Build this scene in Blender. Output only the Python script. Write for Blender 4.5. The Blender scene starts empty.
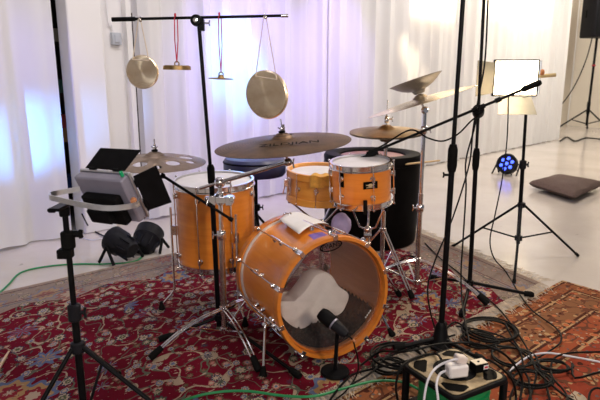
import bpy, math, random
from mathutils import Matrix, Vector, Euler, noise as mnoise
V = Vector; PI = math.pi
random.seed(7)
scene = bpy.context.scene; COL = scene.collection
# ------------------------------------------------------------------ camera
PITCH = math.radians(12.4); CH = 1.25; FPX = 550.0
cam = bpy.data.cameras.new('camera'); cam.sensor_width = 36; cam.lens = FPX/600*36
camo = bpy.data.objects.new('camera', cam); COL.objects.link(camo)
camo.location = (0, 0, CH); camo.rotation_euler = (PI/2-PITCH, 0, 0)
cam.dof.use_dof = True; cam.dof.focus_distance = 2.5; cam.dof.aperture_fstop = 5.0
scene.camera = camo
def ray(x, y):
    u = (x-300)/FPX; v = (200-y)/FPX
    return V((u, math.cos(PITCH)+v*math.sin(PITCH), -math.sin(PITCH)+v*math.cos(PITCH)))
def gnd(x, y, z=0.0):
    r = ray(x, y); t = (z-CH)/r.z; return V((r.x*t, r.y*t, z))
def at(x, y, Y):
    r = ray(x, y); t = Y/r.y; return V((r.x*t, Y, CH+r.z*t))
def onplane(x, y, o, n):
    r = ray(x, y); c = V((0, 0, CH)); t = (V(o)-c).dot(n)/r.dot(n); return c+r*t
# ------------------------------------------------------------------ materials
class NT:
    def __init__(s, name):
        s.m = bpy.data.materials.new(name); s.m.use_nodes = True; s.t = s.m.node_tree; s.n = s.t.nodes; s.l = s.t.links
        s.b = s.n['Principled BSDF']; s.out = s.n['Material Output']
    def _in(s, sock, v):
        if isinstance(v, bpy.types.NodeSocket): s.l.new(v, sock)
        elif v is not None:
            if sock.type == 'RGBA' and len(v) == 3: v = (*v, 1)
            sock.default_value = v
    def math(s, op, a, b=None, c=None, clamp=False):
        n = s.n.new('ShaderNodeMath'); n.operation = op; n.use_clamp = clamp
        s._in(n.inputs[0], a)
        if b is not None: s._in(n.inputs[1], b)
        if c is not None: s._in(n.inputs[2], c)
        return n.outputs[0]
    def mix(s, f, a, b, mode='MIX'):
        n = s.n.new('ShaderNodeMix'); n.data_type = 'RGBA'; n.blend_type = mode
        s._in(n.inputs[0], f); s._in(n.inputs[6], a); s._in(n.inputs[7], b); return n.outputs[2]
    def coord(s, kind='Object', scale=(1, 1, 1), loc=(0, 0, 0), rot=(0, 0, 0)):
        n = s.n.new('ShaderNodeTexCoord'); m = s.n.new('ShaderNodeMapping')
        s.l.new(n.outputs[kind], m.inputs[0]); m.inputs['Scale'].default_value = scale; m.inputs['Location'].default_value = loc; m.inputs['Rotation'].default_value = rot
        return m.outputs[0]
    def noise(s, vec, scale, detail=2, rough=.5, dist=0):
        n = s.n.new('ShaderNodeTexNoise'); s._in(n.inputs['Vector'], vec); n.inputs['Scale'].default_value = scale
        n.inputs['Detail'].default_value = detail; n.inputs['Roughness'].default_value = rough; n.inputs['Distortion'].default_value = dist
        return n.outputs[0], n.outputs[1]
    def voro(s, vec, scale, feature='F1', rnd=1.0):
        n = s.n.new('ShaderNodeTexVoronoi'); n.feature = feature; s._in(n.inputs['Vector'], vec); n.inputs['Scale'].default_value = scale
        n.inputs['Randomness'].default_value = rnd; return n
    def ramp(s, f, stops, interp='LINEAR'):
        n = s.n.new('ShaderNodeValToRGB'); s._in(n.inputs[0], f); n.color_ramp.interpolation = interp
        e = n.color_ramp.elements
        while len(e) < len(stops): e.new(0.5)
        for i, (p, c) in enumerate(stops): e[i].position = p; e[i].color = (*c, 1) if len(c) == 3 else c
        return n.outputs[0]
    def sep(s, vec):
        n = s.n.new('ShaderNodeSeparateXYZ'); s._in(n.inputs[0], vec); return n.outputs
    def bump(s, h, strength=.3, dist=.01):
        n = s.n.new('ShaderNodeBump'); n.inputs['Strength'].default_value = strength; n.inputs['Distance'].default_value = dist
        s._in(n.inputs['Height'], h); s.l.new(n.outputs[0], s.b.inputs['Normal'])
    def set(s, **k):
        for key, v in k.items(): s._in(s.b.inputs[key.replace('_', ' ')], v)
        return s
def mat(name, col, rough=.5, metal=0., var=.12, vscale=12, coat=0, bump=0, **k):
    t = NT(name)
    f, _ = t.noise(t.coord(), vscale, 4, .6)
    c0 = tuple(max(0, x*(1-var)) for x in col); c1 = tuple(min(1, x*(1+var)) for x in col)
    t.set(Base_Color=t.ramp(f, [(.3, c0), (.7, c1)]), Roughness=rough, Metallic=metal, Coat_Weight=coat)
    if bump: t.bump(f, bump, .004)
    for a, b in k.items(): t._in(t.b.inputs[a.replace('_', ' ')], b)
    return t.m
M = {}
M['wood'] = None
def wood(name, ca, cb, axis):
    t = NT(name); sc = {'z': (1, 1, 14), 'x': (14, 1, 1), 'r': (1.5, 1.5, 30)}[axis]
    f, _ = t.noise(t.coord(scale=sc), 2.2, 6, .62, .4); g, _ = t.noise(t.coord(), 5, 2)
    c = t.ramp(f, [(.3, ca), (.72, cb)])
    c = t.mix(t.math('MULTIPLY', g, .35), c, tuple(x*.7 for x in ca))
    t.set(Base_Color=c, Roughness=.33, Coat_Weight=.35, Coat_Roughness=.25); return t.m
M['shell'] = wood('orange lacquered maple', (.74, .20, .018), (.92, .33, .04), 'z')
M['hoopwood'] = wood('orange lacquered hoop', (.62, .18, .02), (.80, .28, .04), 'z')
M['snarewood'] = wood('amber lacquered maple', (.70, .29, .05), (.88, .43, .09), 'z')
M['inner'] = wood('raw maple inside', (.62, .27, .12), (.80, .38, .18), 'z')
M['stick'] = wood('hickory', (.55, .36, .17), (.70, .50, .27), 'x')
M['chrome'] = mat('chrome', (.72, .71, .72), .12, 1, .06, 30)
M['chrome2'] = mat('worn chrome', (.55, .53, .53), .22, 1, .2, 40)
M['silverband'] = mat('silver inlay', (.72, .72, .74), .32, .35, .05)
M['alu'] = mat('brushed aluminium', (.62, .63, .66), .35, 1, .08, 60)
M['black'] = mat('black painted steel', (.006, .006, .007), .35, 0, .3, 30, Specular_IOR_Level=.08)
M['blackm'] = mat('black matt metal', (.005, .005, .006), .6, 0, .3, 20, Specular_IOR_Level=.08)
M['rubber'] = mat('black rubber', (.005, .005, .005), .7, 0, .3, 30, bump=.2, Specular_IOR_Level=.08)
M['plastic'] = mat('dark grey plastic', (.014, .014, .018), .45, 0, .2, 40, Specular_IOR_Level=.08)
M['greyback'] = mat('grey painted housing', (.27, .26, .34), .38, .3, .1, 10)
M['vinyl'] = mat('blue lit black vinyl', (.018, .022, .085), .42, 0, .2, 18, bump=.15)  # blue light falling on the black seat is put into this colour
M['leather'] = mat('black leathercloth', (.004, .0035, .0035), .5, 0, .3, 9, bump=.3, Specular_IOR_Level=.04)
M['cable'] = mat('black rubber cable', (.006, .006, .006), .45, 0, .2, 20, Specular_IOR_Level=.08)
M['cableg'] = mat('green rubber cable', (.0, .19, .055), .45, 0, .15, 20)
M['cablew'] = mat('light grey cable', (.55, .55, .62), .45, 0, .1, 20)
M['red'] = mat('red cord', (.55, .015, .05), .7, 0, .2, 80)
M['cream'] = mat('cream cord', (.78, .68, .58), .8, 0, .1, 80)
M['white'] = mat('white plastic', (.70, .68, .70), .35, 0, .05, 20)
M['cotton'] = mat('white cotton', (.84, .82, .80), .9, 0, .06, 25, bump=.5)
M['paper'] = mat('white paper', (.82, .80, .80), .7, 0, .03, 20)
M['amber'] = mat('yellow cloth', (.72, .38, .07), .85, 0, .2, 30, bump=.5)
M['wallw'] = mat('white painted wall', (.74, .72, .72), .6, 0, .03, 1.5)
M['wallb'] = mat('cream painted wall', (.72, .66, .58), .6, 0, .04, 1.5)
M['board'] = mat('white painted board', (.78, .76, .75), .45, 0, .03, 4)
M['dark'] = mat('dark brown wood', (.03, .015, .01), .6, 0, .4, 9)
M['boxgrey'] = mat('grey plastic box', (.42, .44, .49), .5, 0, .05, 30)
M['foam'] = mat('black acoustic foam', (.012, .012, .015), .95, 0, .3, 30)
M['cushion'] = mat('brown woven cushion', (.085, .052, .045), .92, 0, .25, 60, bump=.6)
M['orangecap'] = mat('orange plastic', (.45, .17, .06), .5)
M['greencap'] = mat('green plastic', (.0, .3, .12), .5)
M['purple'] = mat('purple patch', (.20, .12, .48), .45, 0, .15, 20)
M['lilac'] = mat('lilac cloth', (.42, .36, .62), .8, 0, .15, 20)
M['sock'] = mat('tan reel plate', (.27, .20, .11), .5, 0, .6, 22)
M['ink'] = mat('black ink', (.004, .004, .004), .5, 0, .1, Specular_IOR_Level=.02)
M['silverink'] = mat('silver ink', (.7, .7, .7), .4, .3, .05)
M['tan'] = mat('tan tape', (.5, .38, .18), .6)
def head_mat(name, col, rough=.55):
    t = NT(name); f, _ = t.noise(t.coord(), 9, 5, .65)
    t.set(Base_Color=t.ramp(f, [(.35, tuple(x*.85 for x in col)), (.65, col)]), Roughness=rough); return t.m
M['coated'] = head_mat('coated white drumhead', (.74, .72, .74))
M['redhead'] = head_mat('reddish drumhead', (.33, .14, .13), .4)
def clear_head():
    t = NT('clear drumhead'); t.n.remove(t.b)
    tr = t.n.new('ShaderNodeBsdfTransparent'); tr.inputs[0].default_value = (.95, .93, .93, 1)
    gl = t.n.new('ShaderNodeBsdfGlossy'); gl.inputs['Roughness'].default_value = .16
    di = t.n.new('ShaderNodeBsdfDiffuse'); f, _ = t.noise(t.coord(), 6, 5, .6)
    t._in(di.inputs[0], t.ramp(f, [(.3, (.30, .22, .21)), (.7, (.48, .40, .40))]))
    m1 = t.n.new('ShaderNodeMixShader'); m2 = t.n.new('ShaderNodeMixShader')
    fr = t.n.new('ShaderNodeFresnel'); fr.inputs[0].default_value = 1.45
    m1.inputs[0].default_value = .035; t.l.new(tr.outputs[0], m1.inputs[1]); t.l.new(di.outputs[0], m1.inputs[2])
    t.l.new(fr.outputs[0], m2.inputs[0]); t.l.new(m1.outputs[0], m2.inputs[1]); t.l.new(gl.outputs[0], m2.inputs[2])
    t.l.new(m2.outputs[0], t.out.inputs[0]); return t.m
M['clear'] = clear_head()
def cymbal(name, ca, cb, rough, ringy=160, aniso=.75, metal=1.0):
    t = NT(name); p = t.coord(); x, y, z = t.sep(p)
    r = t.math('SQRT', t.math('ADD', t.math('MULTIPLY', x, x), t.math('MULTIPLY', y, y)))
    rings = t.math('SINE', t.math('MULTIPLY', r, ringy*6.28))
    f, _ = t.noise(p, 14, 5, .7)
    c = t.ramp(t.math('ADD', t.math('MULTIPLY', rings, .12), f), [(.3, ca), (.7, cb)])
    tn = t.n.new('ShaderNodeTangent'); tn.direction_type = 'RADIAL'; tn.axis = 'Z'
    t.set(Base_Color=c, Roughness=rough, Metallic=metal, Anisotropic=aniso); t.l.new(tn.outputs[0], t.b.inputs['Tangent'])
    t.bump(rings, .08, .0005); return t.m
M['brass'] = cymbal('bright bronze', (.74, .60, .42), (.95, .84, .66), .26, 160, .85, .95)
M['brassd'] = cymbal('dark raw bronze', (.055, .028, .012), (.17, .090, .040), .45, 90, .4, .45)
M['brassm'] = cymbal('dull bronze', (.30, .20, .11), (.46, .34, .22), .36, 120)
M['brassg'] = cymbal('grey brown bronze', (.20, .145, .11), (.32, .24, .19), .45, 120, .4, .6)
M['brassc'] = cymbal('grey bronze', (.19, .17, .155), (.28, .255, .235), .4, 120, .4, .6)
M['doorlit'] = mat('lamp lit metal flap', (.36, .33, .25), .5, .2, .08)  # strong lamp light on the flaps is painted in as a lighter tone
M['bell'] = mat('aged brass', (.30, .20, .09), .45, .9, .35, 40)
def emis(name, col, st):
    t = NT(name); f, _ = t.noise(t.coord(), 3, 1)
    t.set(Base_Color=col, Emission_Color=t.ramp(f, [(.0, tuple(x*.96 for x in col)), (1, col)]), Emission_Strength=st); return t.m
M['ledwarm'] = emis('lit warm diffuser', (1, .82, .55), 11)
M['ledblue'] = emis('lit blue leds', (.05, .10, 1), 3.5)
M['win'] = emis('daylit pane', (1, .86, .58), 9)
def curtain_mat():
    t = NT('white curtain cloth'); t.n.remove(t.b)
    d = t.n.new('ShaderNodeBsdfDiffuse'); tl = t.n.new('ShaderNodeBsdfTranslucent'); mx = t.n.new('ShaderNodeMixShader')
    f, _ = t.noise(t.coord(scale=(1, 1, .3)), 3, 3); c = t.ramp(f, [(.3, (.80, .78, .78)), (.7, (.85, .84, .84))])
    t.l.new(c, d.inputs[0]); t.l.new(c, tl.inputs[0]); mx.inputs[0].default_value = .32
    t.l.new(d.outputs[0], mx.inputs[1]); t.l.new(tl.outputs[0], mx.inputs[2]); t.l.new(mx.outputs[0], t.out.inputs[0]); return t.m
M['curtain'] = curtain_mat()
def floor_mat():
    t = NT('polished pale floor'); p = t.coord()
    f, _ = t.noise(p, 1.4, 5, .6); g, _ = t.noise(p, 40, 3, .6)
    c = t.ramp(f, [(.3, (.47, .42, .385)), (.7, (.56, .51, .47))])
    spots, _ = t.noise(p, 9, 2); c = t.mix(t.ramp(spots, [(.74, (0, 0, 0)), (.78, (1, 1, 1))]), c, (.34, .31, .29))
    t.set(Base_Color=c, Roughness=t.ramp(g, [(.3, (.11,)*3), (.7, (.20,)*3)]), Specular_IOR_Level=.6); t.bump(f, .12, .01); return t.m
M['floor'] = floor_mat()
def rug_red(L, W):
    t = NT('red patterned pile'); p = t.coord('UV'); x, y, z = t.sep(p)
    d = t.math('MINIMUM', t.math('MINIMUM', x, t.math('SUBTRACT', L, x)), y)
    # corner spandrels: product of the two edge distances
    du = t.math('MINIMUM', x, t.math('SUBTRACT', L, x)); dv = t.math('MINIMUM', y, 1.2)
    lob = t.math('ADD', t.math('MULTIPLY', t.math('SINE', t.math('MULTIPLY', x, 13)), .07), t.math('MULTIPLY', t.math('SINE', t.math('MULTIPLY', y, 17)), .045))
    corner = t.math('SUBTRACT', t.math('ADD', du, dv), .90)
    dd = t.math('MINIMUM', t.math('SUBTRACT', d, .34), corner)
    fieldf = t.math('GREATER_THAN', t.math('ADD', dd, lob), 0)
    nz, nc = t.noise(p, 7, 3, .6)
    wob = t.n.new('ShaderNodeVectorMath'); wob.operation = 'MULTIPLY_ADD'; t.l.new(nc, wob.inputs[0]); wob.inputs[1].default_value = (.05, .05, 0); t.l.new(p, wob.inputs[2])
    q = wob.outputs[0]
    base = t.mix(fieldf, (.20, .155, .145), (.125, .006, .017))
    # vines
    vn, _ = t.noise(q, 4.5, 1, .4); vine = t.math('LESS_THAN', t.math('ABSOLUTE', t.math('SUBTRACT', vn, .5)), .010)
    vn2, _ = t.noise(t.coord('UV', loc=(5, 3, 0)), 6.5, 1, .4); vine2 = t.math('LESS_THAN', t.math('ABSOLUTE', t.math('SUBTRACT', vn2, .48)), .008)
    c = t.mix(vine, base, t.mix(fieldf, (.20, .06, .06), (.34, .26, .19)))
    c = t.mix(vine2, c, t.mix(fieldf, (.07, .09, .13), (.10, .11, .08)))
    def motifs(c, scale, lo, keep, cols, seed):
        v = t.voro(t.mix(0, q, q) if False else q, scale)
        mp = t.n.new('ShaderNodeVectorMath'); mp.operation = 'ADD'; t.l.new(q, mp.inputs[0]); mp.inputs[1].default_value = (seed, seed*.7, 0)
        t.l.new(mp.outputs[0], v.inputs['Vector'])
        dist = v.outputs['Distance']; cr, cg, cb = t.sep(v.outputs['Color'])
        # petals
        pos = v.outputs['Position']; dv_ = t.n.new('ShaderNodeVectorMath'); dv_.operation = 'SUBTRACT'; t.l.new(mp.outputs[0], dv_.inputs[0]); t.l.new(pos, dv_.inputs[1])
        a, b, _ = t.sep(dv_.outputs[0]); ang = t.math('ARCTAN2', b, a)
        pet = t.math('MULTIPLY', t.math('COSINE', t.math('MULTIPLY', ang, 8)), .12)
        dist = t.math('MULTIPLY', dist, t.math('ADD', 1, pet))
        inside = t.math('MULTIPLY', t.math('LESS_THAN', dist, lo), t.math('GREATER_THAN', cr, 1-keep))
        ringc = t.ramp(t.math('DIVIDE', dist, lo), [(0, cols[0]), (.22, cols[1]), (.45, cols[2]), (.72, cols[3]), (.92, cols[4])], 'CONSTANT')
        alt = t.ramp(t.math('DIVIDE', dist, lo), [(0, cols[2]), (.3, cols[3]), (.55, cols[0]), (.8, cols[4])], 'CONSTANT')
        return t.mix(inside, c, t.mix(t.math('GREATER_THAN', cg, .5), ringc, alt))
    cream = (.38, .29, .22); blue = (.10, .125, .22); navy = (.03, .035, .07); grn = (.07, .085, .045); tan = (.32, .19, .09); pink = (.35, .10, .10)
    c = motifs(c, 19, .42, .62, [pink, cream, blue, cream, grn], 3)
    c = motifs(c, 11, .36, .55, [cream, blue, cream, grn, navy], 11)
    c = motifs(c, 3.6, .36, .65, [tan, blue, cream, (.20, .02, .03), blue], 23)
    # leaf flecks
    fl, _ = t.noise(t.coord('UV', scale=(1, 2.2, 1), rot=(0, 0, .6)), 24, 2); c = t.mix(t.math('GREATER_THAN', fl, .665), c, cream)
    fl2, _ = t.noise(t.coord('UV', scale=(2.2, 1, 1), loc=(9, 2, 0), rot=(0, 0, .4)), 24, 2); c = t.mix(t.math('GREATER_THAN', fl2, .68), c, (.05, .06, .06))
    c = t.mix(t.math('MULTIPLY', t.math('SUBTRACT', 1, fieldf), .45), c, (.27, .205, .165))
    # guard stripes of the border
    for a, b, col in ((.0, .018, (.28, .20, .16)), (.045, .055, (.10, .05, .05)), (.225, .235, (.12, .06, .07)), (.255, .262, (.08, .09, .12))):
        c = t.mix(t.math('MULTIPLY', t.math('GREATER_THAN', d, a), t.math('LESS_THAN', d, b)), c, col)
    pile, _ = t.noise(p, 260, 2); c = t.mix(.5, c, t.ramp(pile, [(.2, (.55,)*3), (.8, (1, 1, 1))]), 'MULTIPLY')
    t.set(Base_Color=c, Roughness=1.0, Specular_IOR_Level=.05); t.bump(pile, .5, .004); return t.m
def rug_orange(L, W):
    t = NT('orange patterned pile'); p = t.coord('UV'); x, y, z = t.sep(p)
    nz, nc = t.noise(p, 9, 3, .6)
    wob = t.n.new('ShaderNodeVectorMath'); wob.operation = 'MULTIPLY_ADD'; t.l.new(nc, wob.inputs[0]); wob.inputs[1].default_value = (.04, .04, 0); t.l.new(p, wob.inputs[2]); q = wob.outputs[0]
    d = t.math('MINIMUM', t.math('MINIMUM', x, t.math('SUBTRACT', L, x)), t.math('MINIMUM', y, t.math('SUBTRACT', W, y)))
    rust = (.36, .085, .030); dk = (.07, .022, .015); tan = (.40, .25, .13); red = (.26, .050, .028); pale = (.40, .34, .26)
    base = t.ramp(d, [(0, tan), (.018, dk), (.030, (.26, .09, .04)), (.105, dk), (.118, tan), (.130, dk), (.142, (.22, .10, .05)), (.30, dk), (.315, tan), (.328, dk), (.34, (.29, .075, .035)), (.44, dk), (.455, tan), (.47, red)], 'CONSTANT')
    v = t.voro(q, 13, rnd=.55); cr, cg, cb = t.sep(v.outputs['Color'])
    m = t.math('LESS_THAN', v.outputs['Distance'], .36)
    ring = t.mix(t.math('GREATER_THAN', cr, .5), t.ramp(v.outputs['Distance'], [(0, tan), (.13, dk), (.2, (.42, .12, .05)), (.32, tan), (.40, (.30, .07, .03))], 'CONSTANT'), t.ramp(v.outputs['Distance'], [(0, dk), (.10, (.44, .14, .06)), (.30, (.22, .10, .05)), (.36, (.36, .08, .03))], 'CONSTANT'))
    c = t.mix(m, base, ring)
    field = t.math('GREATER_THAN', d, .60)
    lat = t.math('MULTIPLY', field, t.math('GREATER_THAN', t.noise(p, 2.6, 1)[0], .5)); c = t.mix(lat, c, t.mix(t.math('LESS_THAN', v.outputs['Distance'], .5), pale, (.38, .12, .06)))
    v2 = t.voro(q, 24, rnd=.8); r2, g2, b2 = t.sep(v2.outputs['Color'])
    c = t.mix(t.math('MULTIPLY', t.math('LESS_THAN', v2.outputs['Distance'], .36), t.math('GREATER_THAN', r2, .5)), c, t.ramp(g2, [(0, dk), (.4, tan), (.7, red)], 'CONSTANT'))
    v3 = t.voro(q, 40, rnd=.9); c = t.mix(t.math('MULTIPLY', t.math('LESS_THAN', v3.outputs['Distance'], .30), t.math('GREATER_THAN', t.sep(v3.outputs['Color'])[0], .45)), c, t.ramp(t.sep(v3.outputs['Color'])[1], [(0, (.05, .03, .03)), (.35, pale), (.6, (.12, .10, .10))], 'CONSTANT'))
    zig = t.math('LESS_THAN', t.math('ABSOLUTE', t.math('SUBTRACT', t.noise(q, 8, 1)[0], .5)), .018); c = t.mix(zig, c, (.13, .05, .03))
    pile, _ = t.noise(p, 260, 2); c = t.mix(.5, c, t.ramp(pile, [(.2, (.55,)*3), (.8, (1, 1, 1))]), 'MULTIPLY')
    t.set(Base_Color=c, Roughness=1.0, Specular_IOR_Level=.05); t.bump(pile, .5, .004); return t.m
# ------------------------------------------------------------------ mesh builder
def frame(o, z, x=None):
    z = V(z).normalized(); x = V(x) if x is not None else (V((1, 0, 0)) if abs(z.x) < .9 else V((0, 1, 0)))
    y = z.cross(x).normalized(); x = y.cross(z).normalized()
    return Matrix.Translation(V(o)) @ Matrix((x, y, z)).transposed().to_4x4()
class MB:
    def __init__(s): s.v = []; s.f = []; s.uv = None
    def add(s, vs, fs):
        b = len(s.v); s.v += [V(v) for v in vs]; s.f += [tuple(i+b for i in f) for f in fs]; return s
    def box(s, M4, sx, sy, sz):
        if not isinstance(M4, Matrix): M4 = Matrix.Translation(V(M4))
        vs = [M4 @ V((a*sx/2, b*sy/2, c*sz/2)) for a in (-1, 1) for b in (-1, 1) for c in (-1, 1)]
        return s.add(vs, [(0, 1, 3, 2), (4, 6, 7, 5), (0, 4, 5, 1), (2, 3, 7, 6), (0, 2, 6, 4), (1, 5, 7, 3)])
    def tube(s, pts, r, n=10, cap=True):
        pts = [V(p) for p in pts]; k = len(pts); rs = r if isinstance(r, (list, tuple)) else [r]*k
        t0 = (pts[1]-pts[0]).normalized(); x = (V((0, 0, 1)) if abs(t0.z) < .9 else V((1, 0, 0))).cross(t0).normalized()
        vs = []; fs = []
        for i, p in enumerate(pts):
            t = (pts[min(i+1, k-1)]-pts[max(i-1, 0)]).normalized(); x = (x-t*x.dot(t)).normalized(); y = t.cross(x)
            for j in range(n):
                a = 2*PI*j/n; vs.append(p+(x*math.cos(a)+y*math.sin(a))*rs[i])
        for i in range(k-1):
            for j in range(n): fs.append((i*n+j, i*n+(j+1) % n, (i+1)*n+(j+1) % n, (i+1)*n+j))
        if cap: fs.append(tuple(range(n-1, -1, -1))); fs.append(tuple((k-1)*n+j for j in range(n)))
        return s.add(vs, fs)
    def lathe(s, prof, M4, n=48, loop=False):
        if not isinstance(M4, Matrix): M4 = Matrix.Translation(V(M4))
        vs = []; fs = []; k = len(prof)
        for r, z in prof:
            for j in range(n):
                a = 2*PI*j/n; vs.append(M4 @ V((r*math.cos(a), r*math.sin(a), z)))
        for i in range(k if loop else k-1):
            i2 = (i+1) % k
            for j in range(n): fs.append((i*n+j, i*n+(j+1) % n, i2*n+(j+1) % n, i2*n+j))
        if not loop:
            if prof[0][0] > 1e-4: fs.append(tuple(range(n-1, -1, -1)))
            if prof[-1][0] > 1e-4: fs.append(tuple((k-1)*n+j for j in range(n)))
        return s.add(vs, fs)
    def ball(s, c, r, n=14, sc=(1, 1, 1), M4=None):
        m = (M4 if M4 is not None else Matrix.Translation(V(c))) @ Matrix.Diagonal((*sc, 1))
        return s.lathe([(max(1e-5, r*math.sin(PI*i/8)), -r*math.cos(PI*i/8)) for i in range(9)], m, n)
    def prism(s, poly, M4, h):
        n = len(poly); vs = [M4 @ V((a, b, 0)) for a, b in poly]+[M4 @ V((a, b, h)) for a, b in poly]
        return s.add(vs, [tuple(range(n-1, -1, -1)), tuple(range(n, 2*n))]+[(i, (i+1) % n, n+(i+1) % n, n+i) for i in range(n)])
    def grid(s, fn, nu, nv):
        vs = [fn(i/nu, j/nv) for i in range(nu+1) for j in range(nv+1)]
        return s.add(vs, [(i*(nv+1)+j, (i+1)*(nv+1)+j, (i+1)*(nv+1)+j+1, i*(nv+1)+j+1) for i in range(nu) for j in range(nv)])
    def build(s, name, m, parent=None, bevel=0, origin=None, rot=None, smooth=True):
        if parent is not None: W = parent['_M'] if False else WM[parent.name]
        else:
            if origin is None:
                xs = [v.x for v in s.v]; ys = [v.y for v in s.v]; origin = V(((min(xs)+max(xs))/2, (min(ys)+max(ys))/2, min(v.z for v in s.v)))
            W = Matrix.Translation(V(origin)) if not isinstance(origin, Matrix) else origin
        inv = W.inverted(); me = bpy.data.meshes.new(name); me.from_pydata([inv @ v for v in s.v], [], s.f)
        import bmesh as _b
        bm = _b.new(); bm.from_mesh(me); _b.ops.recalc_face_normals(bm, faces=bm.faces); bm.to_mesh(me); bm.free()
        if smooth: me.shade_smooth(); me.set_sharp_from_angle(angle=math.radians(38))
        me.materials.append(m); o = bpy.data.objects.new(name, me); COL.objects.link(o)
        if parent is not None: o.parent = parent
        else: o.matrix_world = W
        WM[o.name] = W
        if bevel:
            b = o.modifiers.new('bevel', 'BEVEL'); b.width = bevel; b.segments = 2; b.limit_method = 'ANGLE'; b.angle_limit = math.radians(50)
        return o
WM = {}
def tag(o, label, cat, group=None, kind=None):
    o['label'] = label; o['category'] = cat
    if group: o['group'] = group
    if kind: o['kind'] = kind
    return o
def thing(name, loc, label, cat, group=None):
    o = bpy.data.objects.new(name, None); COL.objects.link(o); o.empty_display_size = .05
    W = loc if isinstance(loc, Matrix) else Matrix.Translation(V(loc))
    o.matrix_world = W; WM[o.name] = W; return tag(o, label, cat, group)
def struct(name, mb, m, **k):
    o = mb.build(name, m, **k); o['kind'] = 'structure'; return o
def cyl(mb, p0, p1, r, n=12): return mb.tube([p0, p1], r, n)
def spline(pts, sub=6):
    pts = [V(p) for p in pts]; P = [pts[0]]+pts+[pts[-1]]; out = []
    for i in range(1, len(P)-2):
        for k in range(sub):
            t = k/sub; a, b, c, d = P[i-1], P[i], P[i+1], P[i+2]
            out.append(.5*((2*b)+(c-a)*t+(2*a-5*b+4*c-d)*t*t+(3*b-a-3*c+d)*t**3))
    out.append(pts[-1]); return out
def text_part(txt, size, M4, name, m, parent, sx=1.0):
    cu = bpy.data.curves.new('lettering', 'FONT'); cu.body = txt; cu.size = size; cu.extrude = .0004; cu.align_x = 'CENTER'; cu.align_y = 'CENTER'
    tmp = bpy.data.objects.new('lettering', cu); me = bpy.data.meshes.new_from_object(tmp)
    mb = MB(); mb.add([M4 @ V((v.co.x*sx, v.co.y, v.co.z)) for v in me.vertices], [tuple(p.vertices) for p in me.polygons])
    bpy.data.objects.remove(tmp); return mb.build(name, m, parent, smooth=False)
# ------------------------------------------------------------------ setting
D = V((.70711, .70711, 0)); N_ = V((.70711, -.70711, 0)); P0 = V((0, 6.13, 0))
def W3(s, off, z): return P0+D*s+N_*off+V((0, 0, z))
def spx(px, py, off):
    p = onplane(px, py, P0+N_*off, N_); return (p-P0).dot(D), p.z
FZ = 0.0
mb = MB(); mb.box((1, 6, -.05), 22, 26, .1); struct('floor', mb, M['floor'])
H = 4.2
mb = MB(); mb.box((1, 8.2, H+.05), 22, 21.5, .1); struct('ceiling', mb, M['wallw'])
def wallseg(name, s0, s1, off, z0, z1, m, th=.12):
    mb = MB(); mb.box(frame((W3(s0, off-th/2, (z0+z1)/2)+W3(s1, off-th/2, (z0+z1)/2))/2, (0, 0, 1), D), abs(s1-s0), th, z1-z0); return struct(name, mb, m)
sgapA = spx(50, 100, -.2)[0]; sgapB = spx(73, 100, -.2)[0]; scur = spx(563, 100, 0)[0]
# windows behind the curtain
winrects = []
for px0, px1, py in ((399, 448, 20), (474, 540, 22)):
    s0 = spx(px0, py, -.16)[0]; s1, z = spx(px1, py, -.16); winrects.append((s0, s1, spx((px0+px1)/2, py, -.16)[1]))
wallseg('wall_back', sgapB, winrects[0][0], -.18, 0, H, M['wallw'])
wallseg('wall_back_left', -9, sgapA, -.18, 0, H, M['wallw'])
(a0, a1, az), (b0, b1, bz) = winrects
wallseg('wall_back_sill', a0, a1, -.18, 0, az, M['wallw']); wallseg('wall_back_sill', b0, b1, -.18, 0, bz, M['wallw'])
WT = 3.1
wallseg('wall_back_lintel', a0, a1, -.18, WT, H, M['wallw']); wallseg('wall_back_lintel', b0, b1, -.18, WT, H, M['wallw'])
wallseg('wall_back_pier', a1, b0, -.18, 0, H, M['wallw']); wallseg('wall_back_pier', b1, scur-.2, -.18, 0, H, M['wallw'])
for i, (s0, s1, z) in enumerate(winrects):
    o = wallseg('window_%d' % (i+1), s0+.02, s1-.02, -.20, z+.02, WT-.02, M['win'], .03)
    mb = MB(); fr = frame(W3((s0+s1)/2, -.19, (z+WT)/2), N_, D)
    w = s1-s0; h = WT-z
    for x, y, a, b in ((-w/2+.03, 0, .06, h), (w/2-.03, 0, .06, h), (0, -h/2+.03, w, .06), (0, h/2-.03, w, .06)):
        mb.box(fr @ Matrix.Translation((x, y, .05)), a, b, .13)
    f = mb.build('window_frame', M['board'], o)
mb = MB(); c = (W3(scur-.2, -.38, H/2)+W3(scur-.2, -1.5, H/2))/2; mb.box(frame(c, (0, 0, 1), D), .12, 1.2, H); struct('wall_return', mb, M['wallb'])
wallseg('wall_far', scur-.2, scur+5.5, -1.45, 0, H, M['wallb'])
mb = MB(); mb.box(frame(W3(scur+3.9, 3, H/2), (0, 0, 1), D), .12, 9, H); struct('wall_right', mb, M['wallb'])
mb = MB(); mb.box(frame(W3(-8.3, 4, H/2), (0, 0, 1), D), .12, 9, H); struct('wall_left', mb, M['wallw'])
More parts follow.
